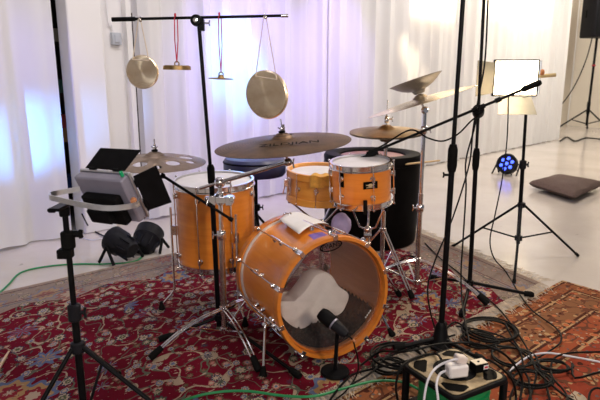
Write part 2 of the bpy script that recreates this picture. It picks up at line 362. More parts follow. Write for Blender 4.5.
# storage niche seen through the gap
mb = MB(); sm = (sgapA+sgapB)/2
mb.box(frame(W3(sm, -1.0, 1.5), (0, 0, 1), D), 1.0, .05, 3.4)
for ds in (-.5, .5): mb.box(frame(W3(sm+ds, -.72, 1.5), (0, 0, 1), D), .04, .6, 3.4)
sh = thing('storage_shelf', W3(sm, -.7, 0), 'dark wooden storage shelf seen through the gap beside the left curtain', 'shelf')
for v in mb.v: v.z -= 0
for v in mb.v: v.z = max(v.z, 0)
mb.build('carcass', M['dark'], sh)
for k in range(7):
    q = MB(); q.box(frame(W3(sm, -.72, .28+.42*k), (0, 0, 1), D), .95, .5, .03); q.build('shelf_board', M['dark'], sh)
cols = [((.5, .25, .08), 'orange brown'), ((.04, .12, .09), 'dark green'), ((.02, .06, .22), 'dark blue'), ((.45, .06, .05), 'red'), ((.35, .3, .22), 'beige')]
for k, (z, ci) in enumerate(((.295, 2), (.715, 0), (.715+.12, 3), (1.135, 1), (1.555, 4))):
    q = MB(); w = .3 if k != 2 else .26; q.box(frame(W3(sm+.07, -.60, z+.055), (0, 0, 1), D), w, .2, .11 if k != 1 else .12)
    tag(q.build('storage_box', mat(cols[ci][1]+' card', cols[ci][0], .7), None, .004), cols[ci][1]+' box on the storage shelf behind the left curtain gap', 'box', 'boxes on the storage shelf')
# white column, door board, dark strip painting the shade in the door gap
s0 = spx(73, 100, -.02)[0]; s1 = spx(107, 100, -.02)[0]
mb = MB(); mb.box(frame(W3((s0+s1)/2, -.10, H/2), (0, 0, 1), D), s1-s0, .2, H); struct('trim_1', mb, M['wallw'], bevel=.012)
s0 = spx(127, 60, -.14)[0]; s1 = spx(132.5, 60, -.14)[0]
mb = MB(); mb.box(frame(W3((s0+s1)/2, -.15, 1.7), (0, 0, 1), D), s1-s0, .08, 3.4); struct('trim_2', mb, M['board'], bevel=.006)
s2 = spx(135.5, 60, -.14)[0]
mb = MB(); mb.box(frame(W3((s1+s2)/2+.003, -.160, .9), (0, 0, 1), D), .02, .03, 1.8); struct('gap_shade_strip', mb, M['dark'])
s0 = spx(109, 200, -.3)[0]
mb = MB(); mb.box(frame(W3(s0+.12, -.172, .06), (0, 0, 1), D), .34, .02, .12); struct('baseboard_back', mb, mat('pinkish skirting', (.5, .42, .42), .5))
# switch box
s, z = spx(116, 39, -.16); fr = frame(W3(s, -.16, z), N_, D)
sb = thing('switch_box', fr, 'small grey switch box on the white wall left of the small gong', 'switch box')
mb = MB(); mb.box(fr, .085, .10, .04); mb.build('box_body', M['boxgrey'], sb, .006)
mb = MB(); mb.box(fr @ Matrix.Translation((0, 0, .024)), .045, .06, .012); mb.build('rocker', M['boxgrey'], sb, .003)
mb = MB(); mb.tube(spline([fr @ V((-.02, .05, 0)), fr @ V((-.035, .12, .002)), fr @ V((-.06, .2, .0)), fr @ V((-.062, 1.2, 0)), fr @ V((-.062, 2.2, 0))]), .006, 6); mb.build('conduit', M['white'], sb)
def curtain(s0, s1, off, zt, amp, per, seed, label, zb=.02):
    mb = MB(); n = int(abs(s1-s0)/.02)
    def fn(u, v):
        s = s0+(s1-s0)*u; z = zb+(zt-zb)*v; ph = 2*PI*s/per+1.6*mnoise.noise(V((s*.7, seed, 0)))*2
        a = amp*(.55+.6*abs(mnoise.noise(V((s*1.3, seed+5, z*.15)))))*(1.15-.35*v)
        d = a*math.sin(ph)+.35*a*math.sin(ph*2.3+seed)+.02*mnoise.noise(V((s*6, z*.5, seed)))
        return W3(s+.25*a*math.cos(ph*2), off+d, z+.01*math.sin(ph))
    mb.grid(fn, n, 8)
    o = tag(mb.build('curtain', M['curtain'], None, 0, W3((s0+s1)/2, off, zb)), label, 'curtain', 'white floor length curtains')
    return o
sA = spx(58.5, 100, 0)[0]; sB = spx(144, 100, -.03)[0]; sC = spx(330, 100, 0)[0]; sD = spx(455, 100, 0)[0]
curtain(-6.2, sA, 0, 3.9, .065, .46, 1, 'white curtain at the far left, left of the dark gap')
curtain(sB, sC, -.02, 3.9, .05, .26, 2, 'white curtain behind the hanging gongs, tinted blue and violet')
curtain(sC+.0, sD, .0, 3.9, .055, .30, 3, 'white curtain behind the hi-hat and stacked cymbals, warm glow near its top')
curtain(sD+.0, scur, .0, 3.9, .06, .34, 4, 'white curtain behind the lit panel light, ending at the bare wall')
sE = spx(584, 60, -1.25)[0]
curtain(sE, scur+3.7, -1.2, 3.9, .05, .3, 5, 'white curtain at the far right behind the loudspeaker')
# ------------------------------------------------------------------ rugs
def quadrug(corner, du, dv, L, W, z, th, m, name, label, fringes):
    du = V(du).normalized(); dv = V(dv).normalized(); mb = MB(); nu, nv = 60, 40
    rt = tag(bpy.data.objects.new(name, None), label, 'rug'); COL.objects.link(rt); WM[rt.name] = Matrix.Translation(corner); rt.matrix_world = WM[rt.name]
    def h(u, v): return th+.0035*mnoise.noise(V((u*L*1.6, v*W*1.6, 3)))
    f = lambda u, v: corner+du*(u*L)+dv*(v*W)+V((.012*mnoise.noise(V((v*W*1.3, 1, 7))), .012*mnoise.noise(V((u*L*1.3, 5, 7))), z+h(u, v)))
    mb.grid(f, nu, nv); top = len(mb.v)
    mb.grid(lambda u, v: f(u, v)-V((0, 0, h(u, v))), nu, nv)
    idx = lambda i, j: i*(nv+1)+j
    ed = [(idx(i, 0), idx(i+1, 0)) for i in range(nu)]+[(idx(i, nv), idx(i+1, nv)) for i in range(nu)]+[(idx(0, j), idx(0, j+1)) for j in range(nv)]+[(idx(nu, j), idx(nu, j+1)) for j in range(nv)]
    mb.f += [(a, b, b+top, a+top) for a, b in ed]
    o = mb.build('pile', m, rt)
    uv = o.data.uv_layers.new(name='UVMap'); nvv = (nu+1)*(nv+1)
    for lp in o.data.loops:
        k = lp.vertex_index % nvv; uv.data[lp.index].uv = (k//(nv+1)/nu*L, k % (nv+1)/nv*W)
    for side in fringes:
        fb = MB(); cnt = int((W if side[0] == 'u' else L)/.0085)
        for i in range(cnt):
            a = (i+random.random()*.8)/cnt
            if side[0] == 'u': p = f(float(side[1]), a); out = du*(1 if side[1] == '1' else -1); tn = dv
            else: p = f(a, float(side[1])); out = dv*(1 if side[1] == '1' else -1); tn = du
            ln = random.uniform(.06, .13); sw = random.uniform(-.5, .5)
            c1 = p+out*ln*.5+tn*sw*ln*.5; c2 = p+out*ln+tn*(sw+random.uniform(-.4, .4))*ln
            p.z = z+th*.8; c1.z = z+th*.8+random.uniform(.0, .007); c2.z = z+random.uniform(.001, .006)
            fb.tube([p, c1, c2], [.0026, .0024, .0014], 4)
        g = fb.build('fringe', M['fringe'], rt); g['kind'] = 'stuff'; g['label'] = 'cream knotted fringe'
    return rt
M['fringe'] = mat('cream wool fringe', (.48, .40, .32), .9, 0, .25, 30)
dlong = V((-.86, -.75, 0)); dsh = V((.42, -.93, 0))
c0 = V((.62, 5.16, 0)); L1, W1 = 3.8, 2.12
quadrug(c0, dlong, dsh, L1, W1, .009, .008, rug_red(L1, W1), 'red_rug', 'large red oriental rug with grey beige border under the drum kit', ['u0', 'v1'])
c1 = V((1.66, 3.29, 0)); L2, W2 = 3.4, 2.6
quadrug(c1+V((-.0, .0, 0)), V((-.80, -.70, 0)), V((.62, -.80, 0)), L2, W2, .0005, .007, rug_orange(L2, W2), 'orange_rug', 'orange and rust oriental rug lying in the right foreground under the cables', [])
RZ = .018
# ------------------------------------------------------------------ drums
def ring(ri, ro, z0, z1): return [(ri, z0), (ro, z0), (ro, z1), (ri, z1)]
def metal_hoop(r, z, sgn):
    return [(r-.002, z), (r+.004, z+.0*sgn), (r+.006, z+.016*sgn), (r+.012, z+.018*sgn), (r+.012, z-.012*sgn), (r+.016, z-.012*sgn), (r+.016, z-.016*sgn), (r+.006, z-.018*sgn), (r+.002, z-.012*sgn)]
def drum(rt, F, r, depth, nl, shellm, hoopkind='metal', phase=0., headm=None, lugstyle='mini', inner=None):
    mb = MB(); mb.lathe(ring(r-.008, r, -depth+.006, -.006), F, 64, True); mb.build('shell', shellm, rt)
    for z, sg in ((0, 1), (-depth, -1)):
        mb = MB()
        if hoopkind == 'metal':
            mb.lathe([(r-.003, z+.012*sg), (r+.004, z+.013*sg), (r+.010, z+.012*sg), (r+.010, z+.009*sg), (r+.005, z+.007*sg), (r+.005, z-.014*sg), (r+.014, z-.016*sg), (r+.014, z-.020*sg), (r+.003, z-.020*sg), (r+.001, z+.0*sg)], F, 64, True)
            mb.build('hoop', M['chrome'], rt)
        else:
            mb.lathe(ring(r+.002, r+.019, z+.020*sg, z-.020*sg), F, 64, True); mb.build('hoop', hoopkind, rt, .003)
        mb = MB(); mb.lathe([(1e-4, z+.002*sg), (r-.012, z+.002*sg), (r-.004, z+.0*sg), (r+.0015, z-.006*sg), (r+.0015, z-.010*sg), (r-.004, z-.004*sg), (r-.010, z-.000*sg), (1e-4, z-.000*sg)], F, 64)
        mb.build('drumhead', headm or M['coated'], rt)
    for k in range(nl):
        a = phase+2*PI*k/nl; d = V((math.cos(a), math.sin(a), 0))
        lo = None
        for z in (-.055-.0*depth, -depth+.055) if depth > .18 else (-depth/2,):
            lg = MB(); L = F @ frame(d*(r+.004)+V((0, 0, z)), d, (0, 0, 1))
            lg.lathe([(.014, -.004), (.014, .002), (.009, .006), (.008, .012), (1e-4, .013)], L, 12)
            lg.tube([F @ (d*(r+.016)+V((0, 0, z-.014))), F @ (d*(r+.016)+V((0, 0, z+.014)))], .0075, 10)
            lo = lg.build('lug', M['chrome'], rt)
        rd = MB(); ro = r+.0165
        zz = [(.012, -.055), (-depth-.012, -depth+.055)] if depth > .18 else [(.012, -depth-.012)]
        if depth > .18: zz = [(.012, -depth-.012)]
        for z0, z1 in zz: cyl(rd, F @ (d*ro+V((0, 0, z0))), F @ (d*ro+V((0, 0, z1))), .0034, 8)
        for z in (.012, -depth-.012): rd.ball(F @ (d*ro+V((0, 0, z))), .0065, 8)
        rd.build('tension_rod', M['chrome'], lo)
# bass drum
A = math.radians(26); BN = V((math.sin(A), -math.cos(A), 0)); BF = V((.146, 2.29, 0)); BR, BD = .262, .47
FBz = RZ+BR+.026
BFr = frame(BF+V((0, 0, FBz)), BN+V((0, 0, .03)), V((math.cos(A), math.sin(A), 0)))
bd = thing('bass_drum', BF-BN*.22+V((0, 0, RZ)), 'large orange bass drum with clear front head lying on its side on the rug', 'drum')
mb = MB(); mb.lathe(ring(BR-.009, BR, -BD, -.004), BFr, 96, True); mb.build('shell', M['shell'], bd)
mb = MB(); mb.lathe(ring(BR-.0115, BR-.0095, -BD+.01, -.012), BFr, 96, True); o = mb.build('shell_lining', M['inner'], bd); o['label'] = 'raw reddish wood inside of the shell'
for z in (.0, -BD):
    sg = 1 if z == 0 else -1
    mb = MB(); mb.lathe([(BR+.001, z+.022*sg), (BR+.016, z+.022*sg), (BR+.018, z+.018*sg), (BR+.018, z-.021*sg), (BR+.001, z-.021*sg)], BFr, 96, True)
    mb.build('hoop', M['hoopwood'], bd)
    mb = MB(); mb.lathe(ring(BR+.0005, BR+.010, z-.034*sg, z-.0225*sg), BFr, 96, True); mb.build('collar', M['silverband'], bd)
mb = MB(); mb.lathe([(1e-4, .0), (BR-.02, .0), (BR+.0, -.004)], BFr, 96); o = mb.build('front_drumhead', M['clear'], bd); o['label'] = 'clear plastic front head'
mb = MB(); mb.lathe([(1e-4, -BD), (BR-.02, -BD), (BR+.0, -BD+.004)], BFr, 64); mb.build('rear_drumhead', M['clear'], bd)['label'] = 'clear rear head'
for k in range(10):
    a = 2*PI*k/10+math.radians(18); d = V((math.cos(a), math.sin(a), 0)); ro = BR+.024
    rd = MB(); cyl(rd, BFr @ (d*ro+V((0, 0, .03))), BFr @ (d*ro+V((0, 0, -BD-.03))), .0035, 8)
    ro_ = rd.build('tension_rod', M['chrome2'], bd)
    lg = MB(); L = frame(d*(BR+.016)+V((0, 0, -BD/2)), (0, 0, 1), d); lg.tube([BFr @ (d*ro+V((0, 0, -BD/2-.055))), BFr @ (d*ro+V((0, 0, -BD/2+.055)))], .0075, 10)
    for zz in (-.035, .035): lg.lathe([(.011, -.012), (.009, .0), (.006, .012), (1e-4, .012)], BFr @ frame(d*(BR+.012)+V((0, 0, -BD/2+zz)), d, (0, 0, 1)), 10)
    lg.build('lug', M['chrome'], ro_)
    for z, sg in ((0, 1), (-BD, -1)):
        cl = MB(); X = BFr @ frame(d*(BR+.021)+V((0, 0, z)), d, (0, 0, 1))
        cl.box(X @ Matrix.Translation((.001*sg, 0, .001)), .052, .022, .005)
        cl.box(X @ Matrix.Translation((.026*sg, 0, -.008)), .005, .022, .022)
        cl.lathe([(.010, -.006), (.011, .004), (.006, .012), (1e-4, .013)], BFr @ frame(d*(BR+.026)+V((0, 0, z-.026*sg)), d, (0, 0, 1)), 10)
        hd = BFr @ frame(d*ro+V((0, 0, z+.03*sg)), (0, 0, 1)); cl.lathe([(.005, -.006), (.006, 0), (.006, .008), (1e-4, .008)], hd, 8)
        cl.build('claw', M['chrome'], ro_, .001)
# spurs
for foot, angd, sgn in ((gnd(263, 377, RZ), 205, -1), (gnd(393, 336, RZ), -18, 1)):
    a = math.radians(angd); d = V((math.cos(a), math.sin(a), 0)); s = BFr @ (d*(BR+.003)+V((0, 0, -.13))); e = BFr @ (d*(BR+.04)+V((0, 0, -.13)))
    foot = V((foot.x, foot.y, RZ))
    mb = MB(); mb.lathe([(.022, 0), (.020, .012), (.012, .02), (.010, .042), (1e-4, .044)], BFr @ frame(d*BR+V((0, 0, -.13)), d), 14)
    tp = e+(e-foot).normalized()*.045; cyl(mb, tp, foot+(e-foot).normalized()*.03, .0065, 10); mb.ball(e, .016, 12)
    mb.tube([e+V((0, -.02, 0)), e+V((0, -.035, .012))], .003, 6); mb.tube([e+V((0, -.02, 0)), e+V((0, -.035, -.012))], .003, 6)
    sp = mb.build('spur', M['chrome'], bd)
    mb = MB(); mb.lathe([(.016, 0), (.017, .01), (.012, .03), (.009, .045), (1e-4, .046)], frame(foot+V((0, 0, 0)), (e-foot)), 12)
    for v in mb.v: v.z = max(v.z, RZ)
    mb.build('rubber_foot', M['rubber'], sp)
# badge oval on clear head
C = onplane(331, 246, BFr @ V((0, 0, .001)), BFr.to_3x3() @ V((0, 0, 1))); lc = BFr.inverted() @ C
O = BFr @ Matrix.Translation((lc.x, lc.y, .0015)) @ Matrix.Rotation(math.radians(7), 4, 'Z')
mb = MB(); n = 40; el = lambda a, b: [(a*math.cos(2*PI*i/n), b*math.sin(2*PI*i/n)) for i in range(n)]
A1, B1 = el(.056, .0235), el(.050, .0185)
mb.add([O @ V((x, y, 0)) for x, y in A1]+[O @ V((x, y, 0)) for x, y in B1], [(i, (i+1) % n, n+(i+1) % n, n+i) for i in range(n)]); mb.build('oval_badge', M['ink'], bd)
text_part('EVANS', .030, O, 'badge_lettering', M['ink'], bd, 1.05)
lc = BFr.inverted() @ onplane(368, 314, BFr @ V((0, 0, .001)), BFr.to_3x3() @ V((0, 0, 1)))
O = BFr @ Matrix.Translation((lc.x, lc.y, .0015)) @ Matrix.Rotation(math.radians(48), 4, 'Z')
mb = MB()
for i in range(4): mb.box(O @ Matrix.Translation((-.018+.012*i, 0, 0)) @ Matrix.Rotation(.4*(i % 2)-.2, 4, 'Z'), .008, .007, .0004)
mb.build('print_marks', M['silverink'], bd)
# shell patches
def shellpatch(name, m, pts, lift=.0015, seg=8):
    L = []
    for px, py in pts:   # intersect the ray with the shell cylinder
        inv = BFr.inverted(); o_ = inv @ V((0, 0, CH)); d_ = inv.to_3x3() @ ray(px, py); R = BR+lift
        a = d_.x**2+d_.y**2; b = 2*(o_.x*d_.x+o_.y*d_.y); c = o_.x**2+o_.y**2-R*R; t = (-b-math.sqrt(max(0, b*b-4*a*c)))/(2*a); h = o_+d_*t; L.append((math.atan2(h.y, h.x), h.z))
    def fn(u, v):
        a = (L[0][0]*(1-u)+L[1][0]*u)*(1-v)+(L[3][0]*(1-u)+L[2][0]*u)*v; z = (L[0][1]*(1-u)+L[1][1]*u)*(1-v)+(L[3][1]*(1-u)+L[2][1]*u)*v
        return BFr @ V((R2*math.cos(a), R2*math.sin(a), z))
    R2 = BR+lift; mb = MB(); mb.grid(fn, seg, seg); return mb
# ------------------------------------------------ inside the bass drum
hz = lambda px, py, z: BFr.inverted() @ onplane(px, py, BFr @ V((0, 0, z)), BFr.to_3x3() @ V((0, 0, 1)))
out = [(281, 303), (296, 305), (308, 291), (321, 275), (333, 276), (342, 288), (352, 297), (346, 312), (333, 322), (316, 326), (301, 331), (286, 320)]
pl = [hz(x, y, -.012) for x, y in out]; mb = MB(); n = len(pl)*5
cx = sum(p.x for p in pl)/len(pl); cy = sum(p.y for p in pl)/len(pl)
sp_ = spline([V((p.x, p.y, 0)) for p in pl]+[V((pl[0].x, pl[0].y, 0))], 5)[:-1]; n = len(sp_)
def clampin(x, y, m=.244):
    r = math.hypot(x, y); return (x, y) if r < m else (x*m/r, y*m/r)
vs = []; rings = [(.0, -.010), (.35, -.012), (.7, -.010), (.97, -.014), (1, -.030), (.97, -.11), (.8, -.15), (.4, -.165), (0, -.165)]
for f, z in rings:
    for i, p in enumerate(sp_):
        x, y = clampin(cx+(p.x-cx)*f, cy+(p.y-cy)*f); w = .010*mnoise.noise(V((x*16, y*16, z*9)))-.018-.010*abs(math.sin(x*26-y*30+1.2*math.sin(y*20)))
        vs.append(BFr @ V((x, y, z+(w if z > -.03 else w*.5))))
fs = [(k*n+i, k*n+(i+1) % n, (k+1)*n+(i+1) % n, (k+1)*n+i) for k in range(len(rings)-1) for i in range(n)]
mb.add(vs, fs); tag(mb.build('towel', M['cotton']), 'crumpled white towel inside the bass drum behind the clear head', 'towel')
def foamf(u, v):
    x = -.225+.45*u; base = -.15+.05*u; z = -.03-.34*v
    top = base+.022*math.sin(u*2*PI*14)*math.sin(v*2*PI*10); lim = math.sqrt(max(1e-4, .248**2-x*x))
    return BFr @ V((x, max(-lim, min(top, lim)), z))
mb = MB(); mb.grid(foamf, 84, 50)
def foamb(u, v):
    x = -.225+.45*u; lim = math.sqrt(max(1e-4, .248**2-x*x)); z = -.03-.34*v; return BFr @ V((x, -lim-.0005, z))
mb.grid(foamb, 84, 2)
def foamfr(u, v):
    a = foamf(u, 0); b = foamb(u, 0); p = a.lerp(b, v); return p+(BFr.to_3x3() @ V((0, 0, .010*math.sin(u*2*PI*14+v*0)*math.sin(v*2*PI*3)*(1 if 0 < v < 1 else 0))))
mb.grid(foamfr, 84, 18); tag(mb.build('foam_pad', M['foam']), 'black egg crate foam pad lying inside the bass drum', 'foam')
# sheet and patches on the shell
o = shellpatch('p', None, [(279, 219.5), (303, 208.5), (330, 222), (299, 234)], .030)
s_ = o.build('paper_sheet', M['paper']); tag(s_, 'white paper sheet lying on top of the bass drum shell', 'paper')
sm_ = s_.modifiers.new('s', 'SOLIDIFY'); sm_.thickness = .0012
o = shellpatch('p', None, [(308, 235), (322, 232), (333, 238), (318, 243)], .0015); o.build('blue_patch', M['purple'], bd)['label'] = 'blue purple patch on the shell'  # even blue purple patch following the shell curve
# ------------------------------------------------ floor tom
FT = V((-.455, 2.86, .725)); FR = frame(FT, (.0, -.05, 1), (1, 0, 0))
ft = thing('floor_tom', (FT.x, FT.y, RZ), 'deep orange floor tom on three legs at the left of the kit', 'drum')
drum(ft, FR, .203, .435, 8, M['shell'], 'metal', math.radians(30))
for a in (188, 305, 62):
    a = math.radians(a); d = V((math.cos(a), math.sin(a), 0)); e = FT+d*.232
    e.z = .47; mb = MB(); mb.box(frame(FT+d*.214+V((0, 0, -.26)), (0, 0, 1), d), .035, .03, .05)
    mb.tube([e+V((0, 0, .12)), e+V((0, 0, -.34)), e+d*.02+V((0, 0, -.37)), V((FT.x+d.x*.30, FT.y+d.y*.30, RZ+.03))], .0062, 10)
    lo = mb.build('leg', M['chrome'], ft)
    mb = MB(); mb.lathe([(.018, 0), (.018, .008), (.011, .03), (.009, .045), (1e-4, .046)], V((FT.x+d.x*.305, FT.y+d.y*.305, RZ)), 12); mb.build('rubber_foot', M['rubber'], lo)
# ------------------------------------------------ snare & rack tom
SN = at(320, 172, 3.17); SN = V((SN.x, 3.17, SN.z)); SF = frame(SN, (.02, -.06, 1), (1, 0, 0))
sn = thing('snare_drum', (SN.x, SN.y, SN.z-.16), 'amber snare drum with wooden hoops behind the small tom', 'drum')
drum(sn, SF, .176, .145, 10, M['snarewood'], M['snarewood'], math.radians(10))
mb = MB(); L = SF @ frame(V((-.178, -.05, -.075)), V((-.96, -.28, 0)), (0, 0, 1)); mb.box(L @ Matrix.Translation((0, 0, .008)), .09, .028, .016); mb.box(L @ Matrix.Translation((.02, 0, .022)), .04, .02, .02); mb.tube([L @ V((.01, .01, .02)), L @ V((-.05, .012, .035))], .004, 8); mb.build('snare_strainer', M['chrome'], sn, .002)
TM = at(361, 162.5, 2.86); TM = V((TM.x, 2.86, TM.z)); TF = frame(TM, (-.05, -.07, 1), (1, 0, 0))
tm = thing('rack_tom', (TM.x, TM.y, TM.z-.21), 'small orange rack tom with chrome hoops and black badge', 'drum')
drum(tm, TF, .154, .205, 6, M['shell'], 'metal', math.radians(-75))
L = TF @ frame(V((.012, -.1545, -.075)), V((.02, -1, 0)), (1, 0, 0))
mb = MB(); mb.box(TF @ frame(V((.03, -.1515, -.085)), V((.2, -.98, 0)), (.98, .2, 0)), .075, .038, .004); bg = mb.build('badge', M['ink'], tm, .001); bg['label'] = 'black rectangular maker badge'
BGm = TF @ frame(V((.03, -.1515, -.085)), V((.2, -.98, 0)), (.98, .2, 0)); BGm = BGm @ Matrix.Translation((0, 0, .0024))
mb = MB(); mb.lathe([(1e-4, 0), (.009, 0), (.009, .0006), (1e-4, .0006)], BGm @ Matrix.Diagonal((1.5, 1, 1, 1)), 20)
for dx in (-.018, .016): mb.box(BGm @ Matrix.Translation((dx, .002, 0)), .013, .004, .0006)
mb.box(BGm @ Matrix.Translation((0, -.011, 0)), .045, .003, .0006); mb.build('badge_mark', mat('pale gold print', (.6, .5, .3), .4, .4), bg)
a = math.radians(-136); d = V((math.cos(a), math.sin(a), 0)); 
mb = MB(); mb.box(TF @ frame(d*.1555+V((0, 0, -.062)), d, (0, 0, 1)), .075, .030, .004); mb.build('tape_patch', M['ink'], tm, .001)['label'] = 'black tape strip left of the badge'
# clamp mount in front-low
mb = MB(); fm = TF @ frame(V((.0, -.163, -.205)), V((0, -1, 0)), (0, 0, 1)); mb.box(fm @ Matrix.Translation((.012, 0, .012)), .075, .02, .014); mb.build('rubber_grip', M['rubber'], tm, .003)
# yellow cloth over snare hoop
pts = [(311, 172), (334, 172), (337, 182), (323, 184)]
def clothf(u, v):
    a0 = math.radians(-108+34*u); rr = .135+.075*min(v, .6)/.6; z = .022+.004*math.sin(u*9) - (max(0, v-.62)/.38)*.075*(1-.25*u)
    if v > .6: rr = .202+.004*math.sin(u*14)
    return SF @ V((rr*math.cos(a0), rr*math.sin(a0), z))
mb = MB(); mb.grid(clothf, 14, 16); o = tag(mb.build('cloth', M['amber']), 'yellow cloth draped over the snare drum rim', 'cloth'); o.modifiers.new('s', 'SOLIDIFY').thickness = .003
# ------------------------------------------------------------------ hardware helpers
def wing(mb, p, r=.004, w=.022, ax=V((0, 1, 0)), up=V((0, 0, 1))):
    mb.tube([p, p+ax*.02], r*1.4, 8); q = p+ax*.02; mb.tube([q-up*w*.2, q+up*w+ax*.004], r, 6); mb.tube([q+up*w*.2, q-up*w+ax*.004], r, 6)
def tripod(rt, c, z0, zlo, zhi, feet, rl, m, footm, double=True, bow=.0, rz=RZ, footlen=.05, brace='brace'):
    """legs from the pole at zhi to the feet, with stays from zlo to mid leg"""
    for f in feet:
        f = V((f[0], f[1], rz)); top = V((c.x, c.y, zhi)); d = V((f.x-c.x, f.y-c.y, 0)).normalized(); L = (V((f.x, f.y, 0))-V((c.x, c.y, 0))).length
        s = top+d*.016; e = f+V((0, 0, .012)); pts = [s+(e-s)*t+V((0, 0, bow*math.sin(PI*t)))+d*0 for t in [i/8 for i in range(9)]]
        mb = MB()
        off = V((-d.y, d.x, 0))*.009
        if double:
            mb.tube([p+off for p in pts], rl, 8); mb.tube([p-off for p in pts], rl, 8)
        else: mb.tube(pts, rl, 10)
        lo = mb.build('leg', m, rt)
        fb = MB(); dirl = (pts[-1]-pts[-2]).normalized(); fb.tube([pts[-1]-dirl*footlen, pts[-1]-dirl*.015, pts[-1]], [rl*1.7+(.006 if double else 0), rl*2+(.008 if double else 0), rl*1.6+(.006 if double else 0)], 10)
        for v in fb.v: v.z = max(v.z, rz)
        fb.build('rubber_foot', footm, lo)
        if zlo is not None:
            mid = pts[4]; sb = MB(); cyl(sb, V((c.x, c.y, zlo))+d*.015, mid, rl*.9, 8); sb.build(brace, m, rt)
    for z in ([zhi] + ([zlo] if zlo is not None else [])):
        mb = MB(); mb.lathe([(.012, -.018), (.021, -.014), (.021, .014), (.012, .018)], V((c.x, c.y, z)), 14, False)
        mb.build('hub', m if m is not M['alu'] else M['black'], rt, .001)
def spread(c, R, angs): return [(c.x+R*math.cos(math.radians(a)), c.y+R*math.sin(math.radians(a))) for a in angs]
def collar(rt, p, r, m, axis=(0, 0, 1), h=.045, wn=V((1, 0, 0)), name='clamp'):
    mb = MB(); mb.lathe([(r, -h/2), (r*1.25, -h/2+.006), (r*1.25, h/2-.006), (r, h/2)], frame(p, axis), 16); wing(mb, V(p)+wn*r, .004, .018, wn); return mb.build(name, m, rt)
def cymbal_thing(name, c, tilt, r, m, label, bellr=.04, bow=.035, holes=None, flip=False, prof=None, cat='cymbal', nuts=True, loc=None):
    F = frame(c, tilt, (1, 0, 0)) if not isinstance(tilt, Matrix) else Matrix.Translation(V(c)) @ tilt
    rt = thing(name, F, label, cat)
    up = prof or [(.006, bow+.020), (bellr*.5, bow+.017), (bellr*.85, bow+.007), (bellr, bow-.001), (bellr*1.3, bow-.005), (r*.5, bow*.72), (r*.75, bow*.42), (r*.92, bow*.16), (r, 0)]
    lo = [(a, b-.0016) for a, b in up][::-1]
    mb = MB(); mb.lathe(up+lo, F, 72, True); pl_ = mb.build('cymbal_plate', m, rt)
    if holes:
        cm = MB()
        for a, rr, hr in holes: cm.lathe([(hr, -.05), (hr, .08)], F @ Matrix.Translation((rr*math.cos(a), rr*math.sin(a), 0)), 24)
        cut = cm.build('cutter', m, rt); bo = pl_.modifiers.new('b', 'BOOLEAN'); bo.object = cut; bo.operation = 'DIFFERENCE'; bo.solver = 'EXACT'
        bpy.context.view_layer.update(); dg = bpy.context.evaluated_depsgraph_get(); me = bpy.data.meshes.new_from_object(pl_.evaluated_get(dg)); pl_.modifiers.clear(); pl_.data = me
        bpy.data.objects.remove(cut)
    if nuts:
        topz = up[0][1]
        mb = MB(); mb.lathe([(.005, topz+.001), (.014, topz+.001), (.014, topz+.007), (.005, topz+.009)], F, 16, True); mb.build('felt', M['rubber'], rt)
        mb = MB(); mb.lathe([(.006, topz+.010), (.007, topz+.016), (.005, topz+.022), (1e-4, topz+.023)], F, 12); mb.tube([F @ V((0, 0, topz+.01)), F @ V((0, 0, topz+.055))], .003, 8)
        mb.tube([F @ V((.004, 0, topz+.016)), F @ V((.014, 0, topz+.022))], .003, 6); mb.tube([F @ V((-.004, 0, topz+.016)), F @ V((-.014, 0, topz+.022))], .003, 6); mb.build('wing_nut', M['chrome'], rt)
    return rt, F
# ------------------------------------------------ left chrome multi-clamp stand
pc = at(222, 250, 2.475); cx_, cy_ = pc.x, 2.475
ctop = at(221, 178, 2.475).z; cs = thing('cymbal_stand', (cx_, cy_, RZ), 'chrome tripod cymbal stand with two boom arms in front of the floor tom', 'cymbal stand')
mb = MB(); cyl(mb, (cx_, cy_, .045), (cx_, cy_, .56), .0145); mb.build('pole', M['chrome2'], cs)
mb = MB(); cyl(mb, (cx_, cy_, .5), (cx_, cy_, ctop), .0105); mb.build('upper_pole', M['chrome'], cs)
collar(cs, (cx_, cy_, at(222, 235, 2.475).z), .017, M['chrome'], wn=V((-1, 0, 0)))
f1 = gnd(150, 361, RZ); tripod(cs, V((cx_, cy_, 0)), 0, .06, .17, [(f1.x, f1.y), (cx_+.17, cy_+.36+.05), (cx_+.19, cy_-.33)], .0048, M['chrome'], M['rubber'], True, .03, footlen=.07)
# clamp block and booms
zc = at(222, 200, 2.44).z
mb = MB(); mb.box((cx_, cy_-.03, zc), .13, .03, .03); mb.box((cx_-.03, cy_-.03, zc+.0), .03, .05, .045); mb.box((cx_+.045, cy_-.03, zc-.002), .03, .05, .04)
mb.ball((cx_, cy_-.0, zc+.075), .026); mb.lathe([(.017, -.03), (.017, .03)], V((cx_, cy_, zc-.0)), 14); mb.lathe([(.012, -.02), (.012, .02)], frame((cx_+.06, cy_-.045, zc+.01), (0, 1, 0)), 12)
wing(mb, V((cx_-.05, cy_-.05, zc)), .004, .02, V((0, -1, 0))); wing(mb, V((cx_+.03, cy_-.02, zc+.075)), .004, .02, V((1, 0, 0)))
mb.build('multi_clamp', M['chrome'], cs, .003)
CR = at(283, 142, 2.22); rc = V((CR.x, CR.y, CR.z))
e1 = at(288, 162, 2.24); s1_ = at(193, 191, 2.55); s1_ = V((cx_, cy_, zc+.075))+(V((cx_, cy_, zc+.075))-e1).normalized()*.14
mb = MB(); cyl(mb, s1_, e1, .0075); cyl(mb, s1_.lerp(e1, .25), s1_.lerp(e1, .8), .0095); mb.ball(e1, .018); wing(mb, e1, .004, .02, V((1, 0, -.2)))
mb.tube([e1, e1+V((-.008, -.01, .03)), rc+V((0, 0, .07))], .006, 10); mb.build('boom_arm', M['chrome2'], cs)
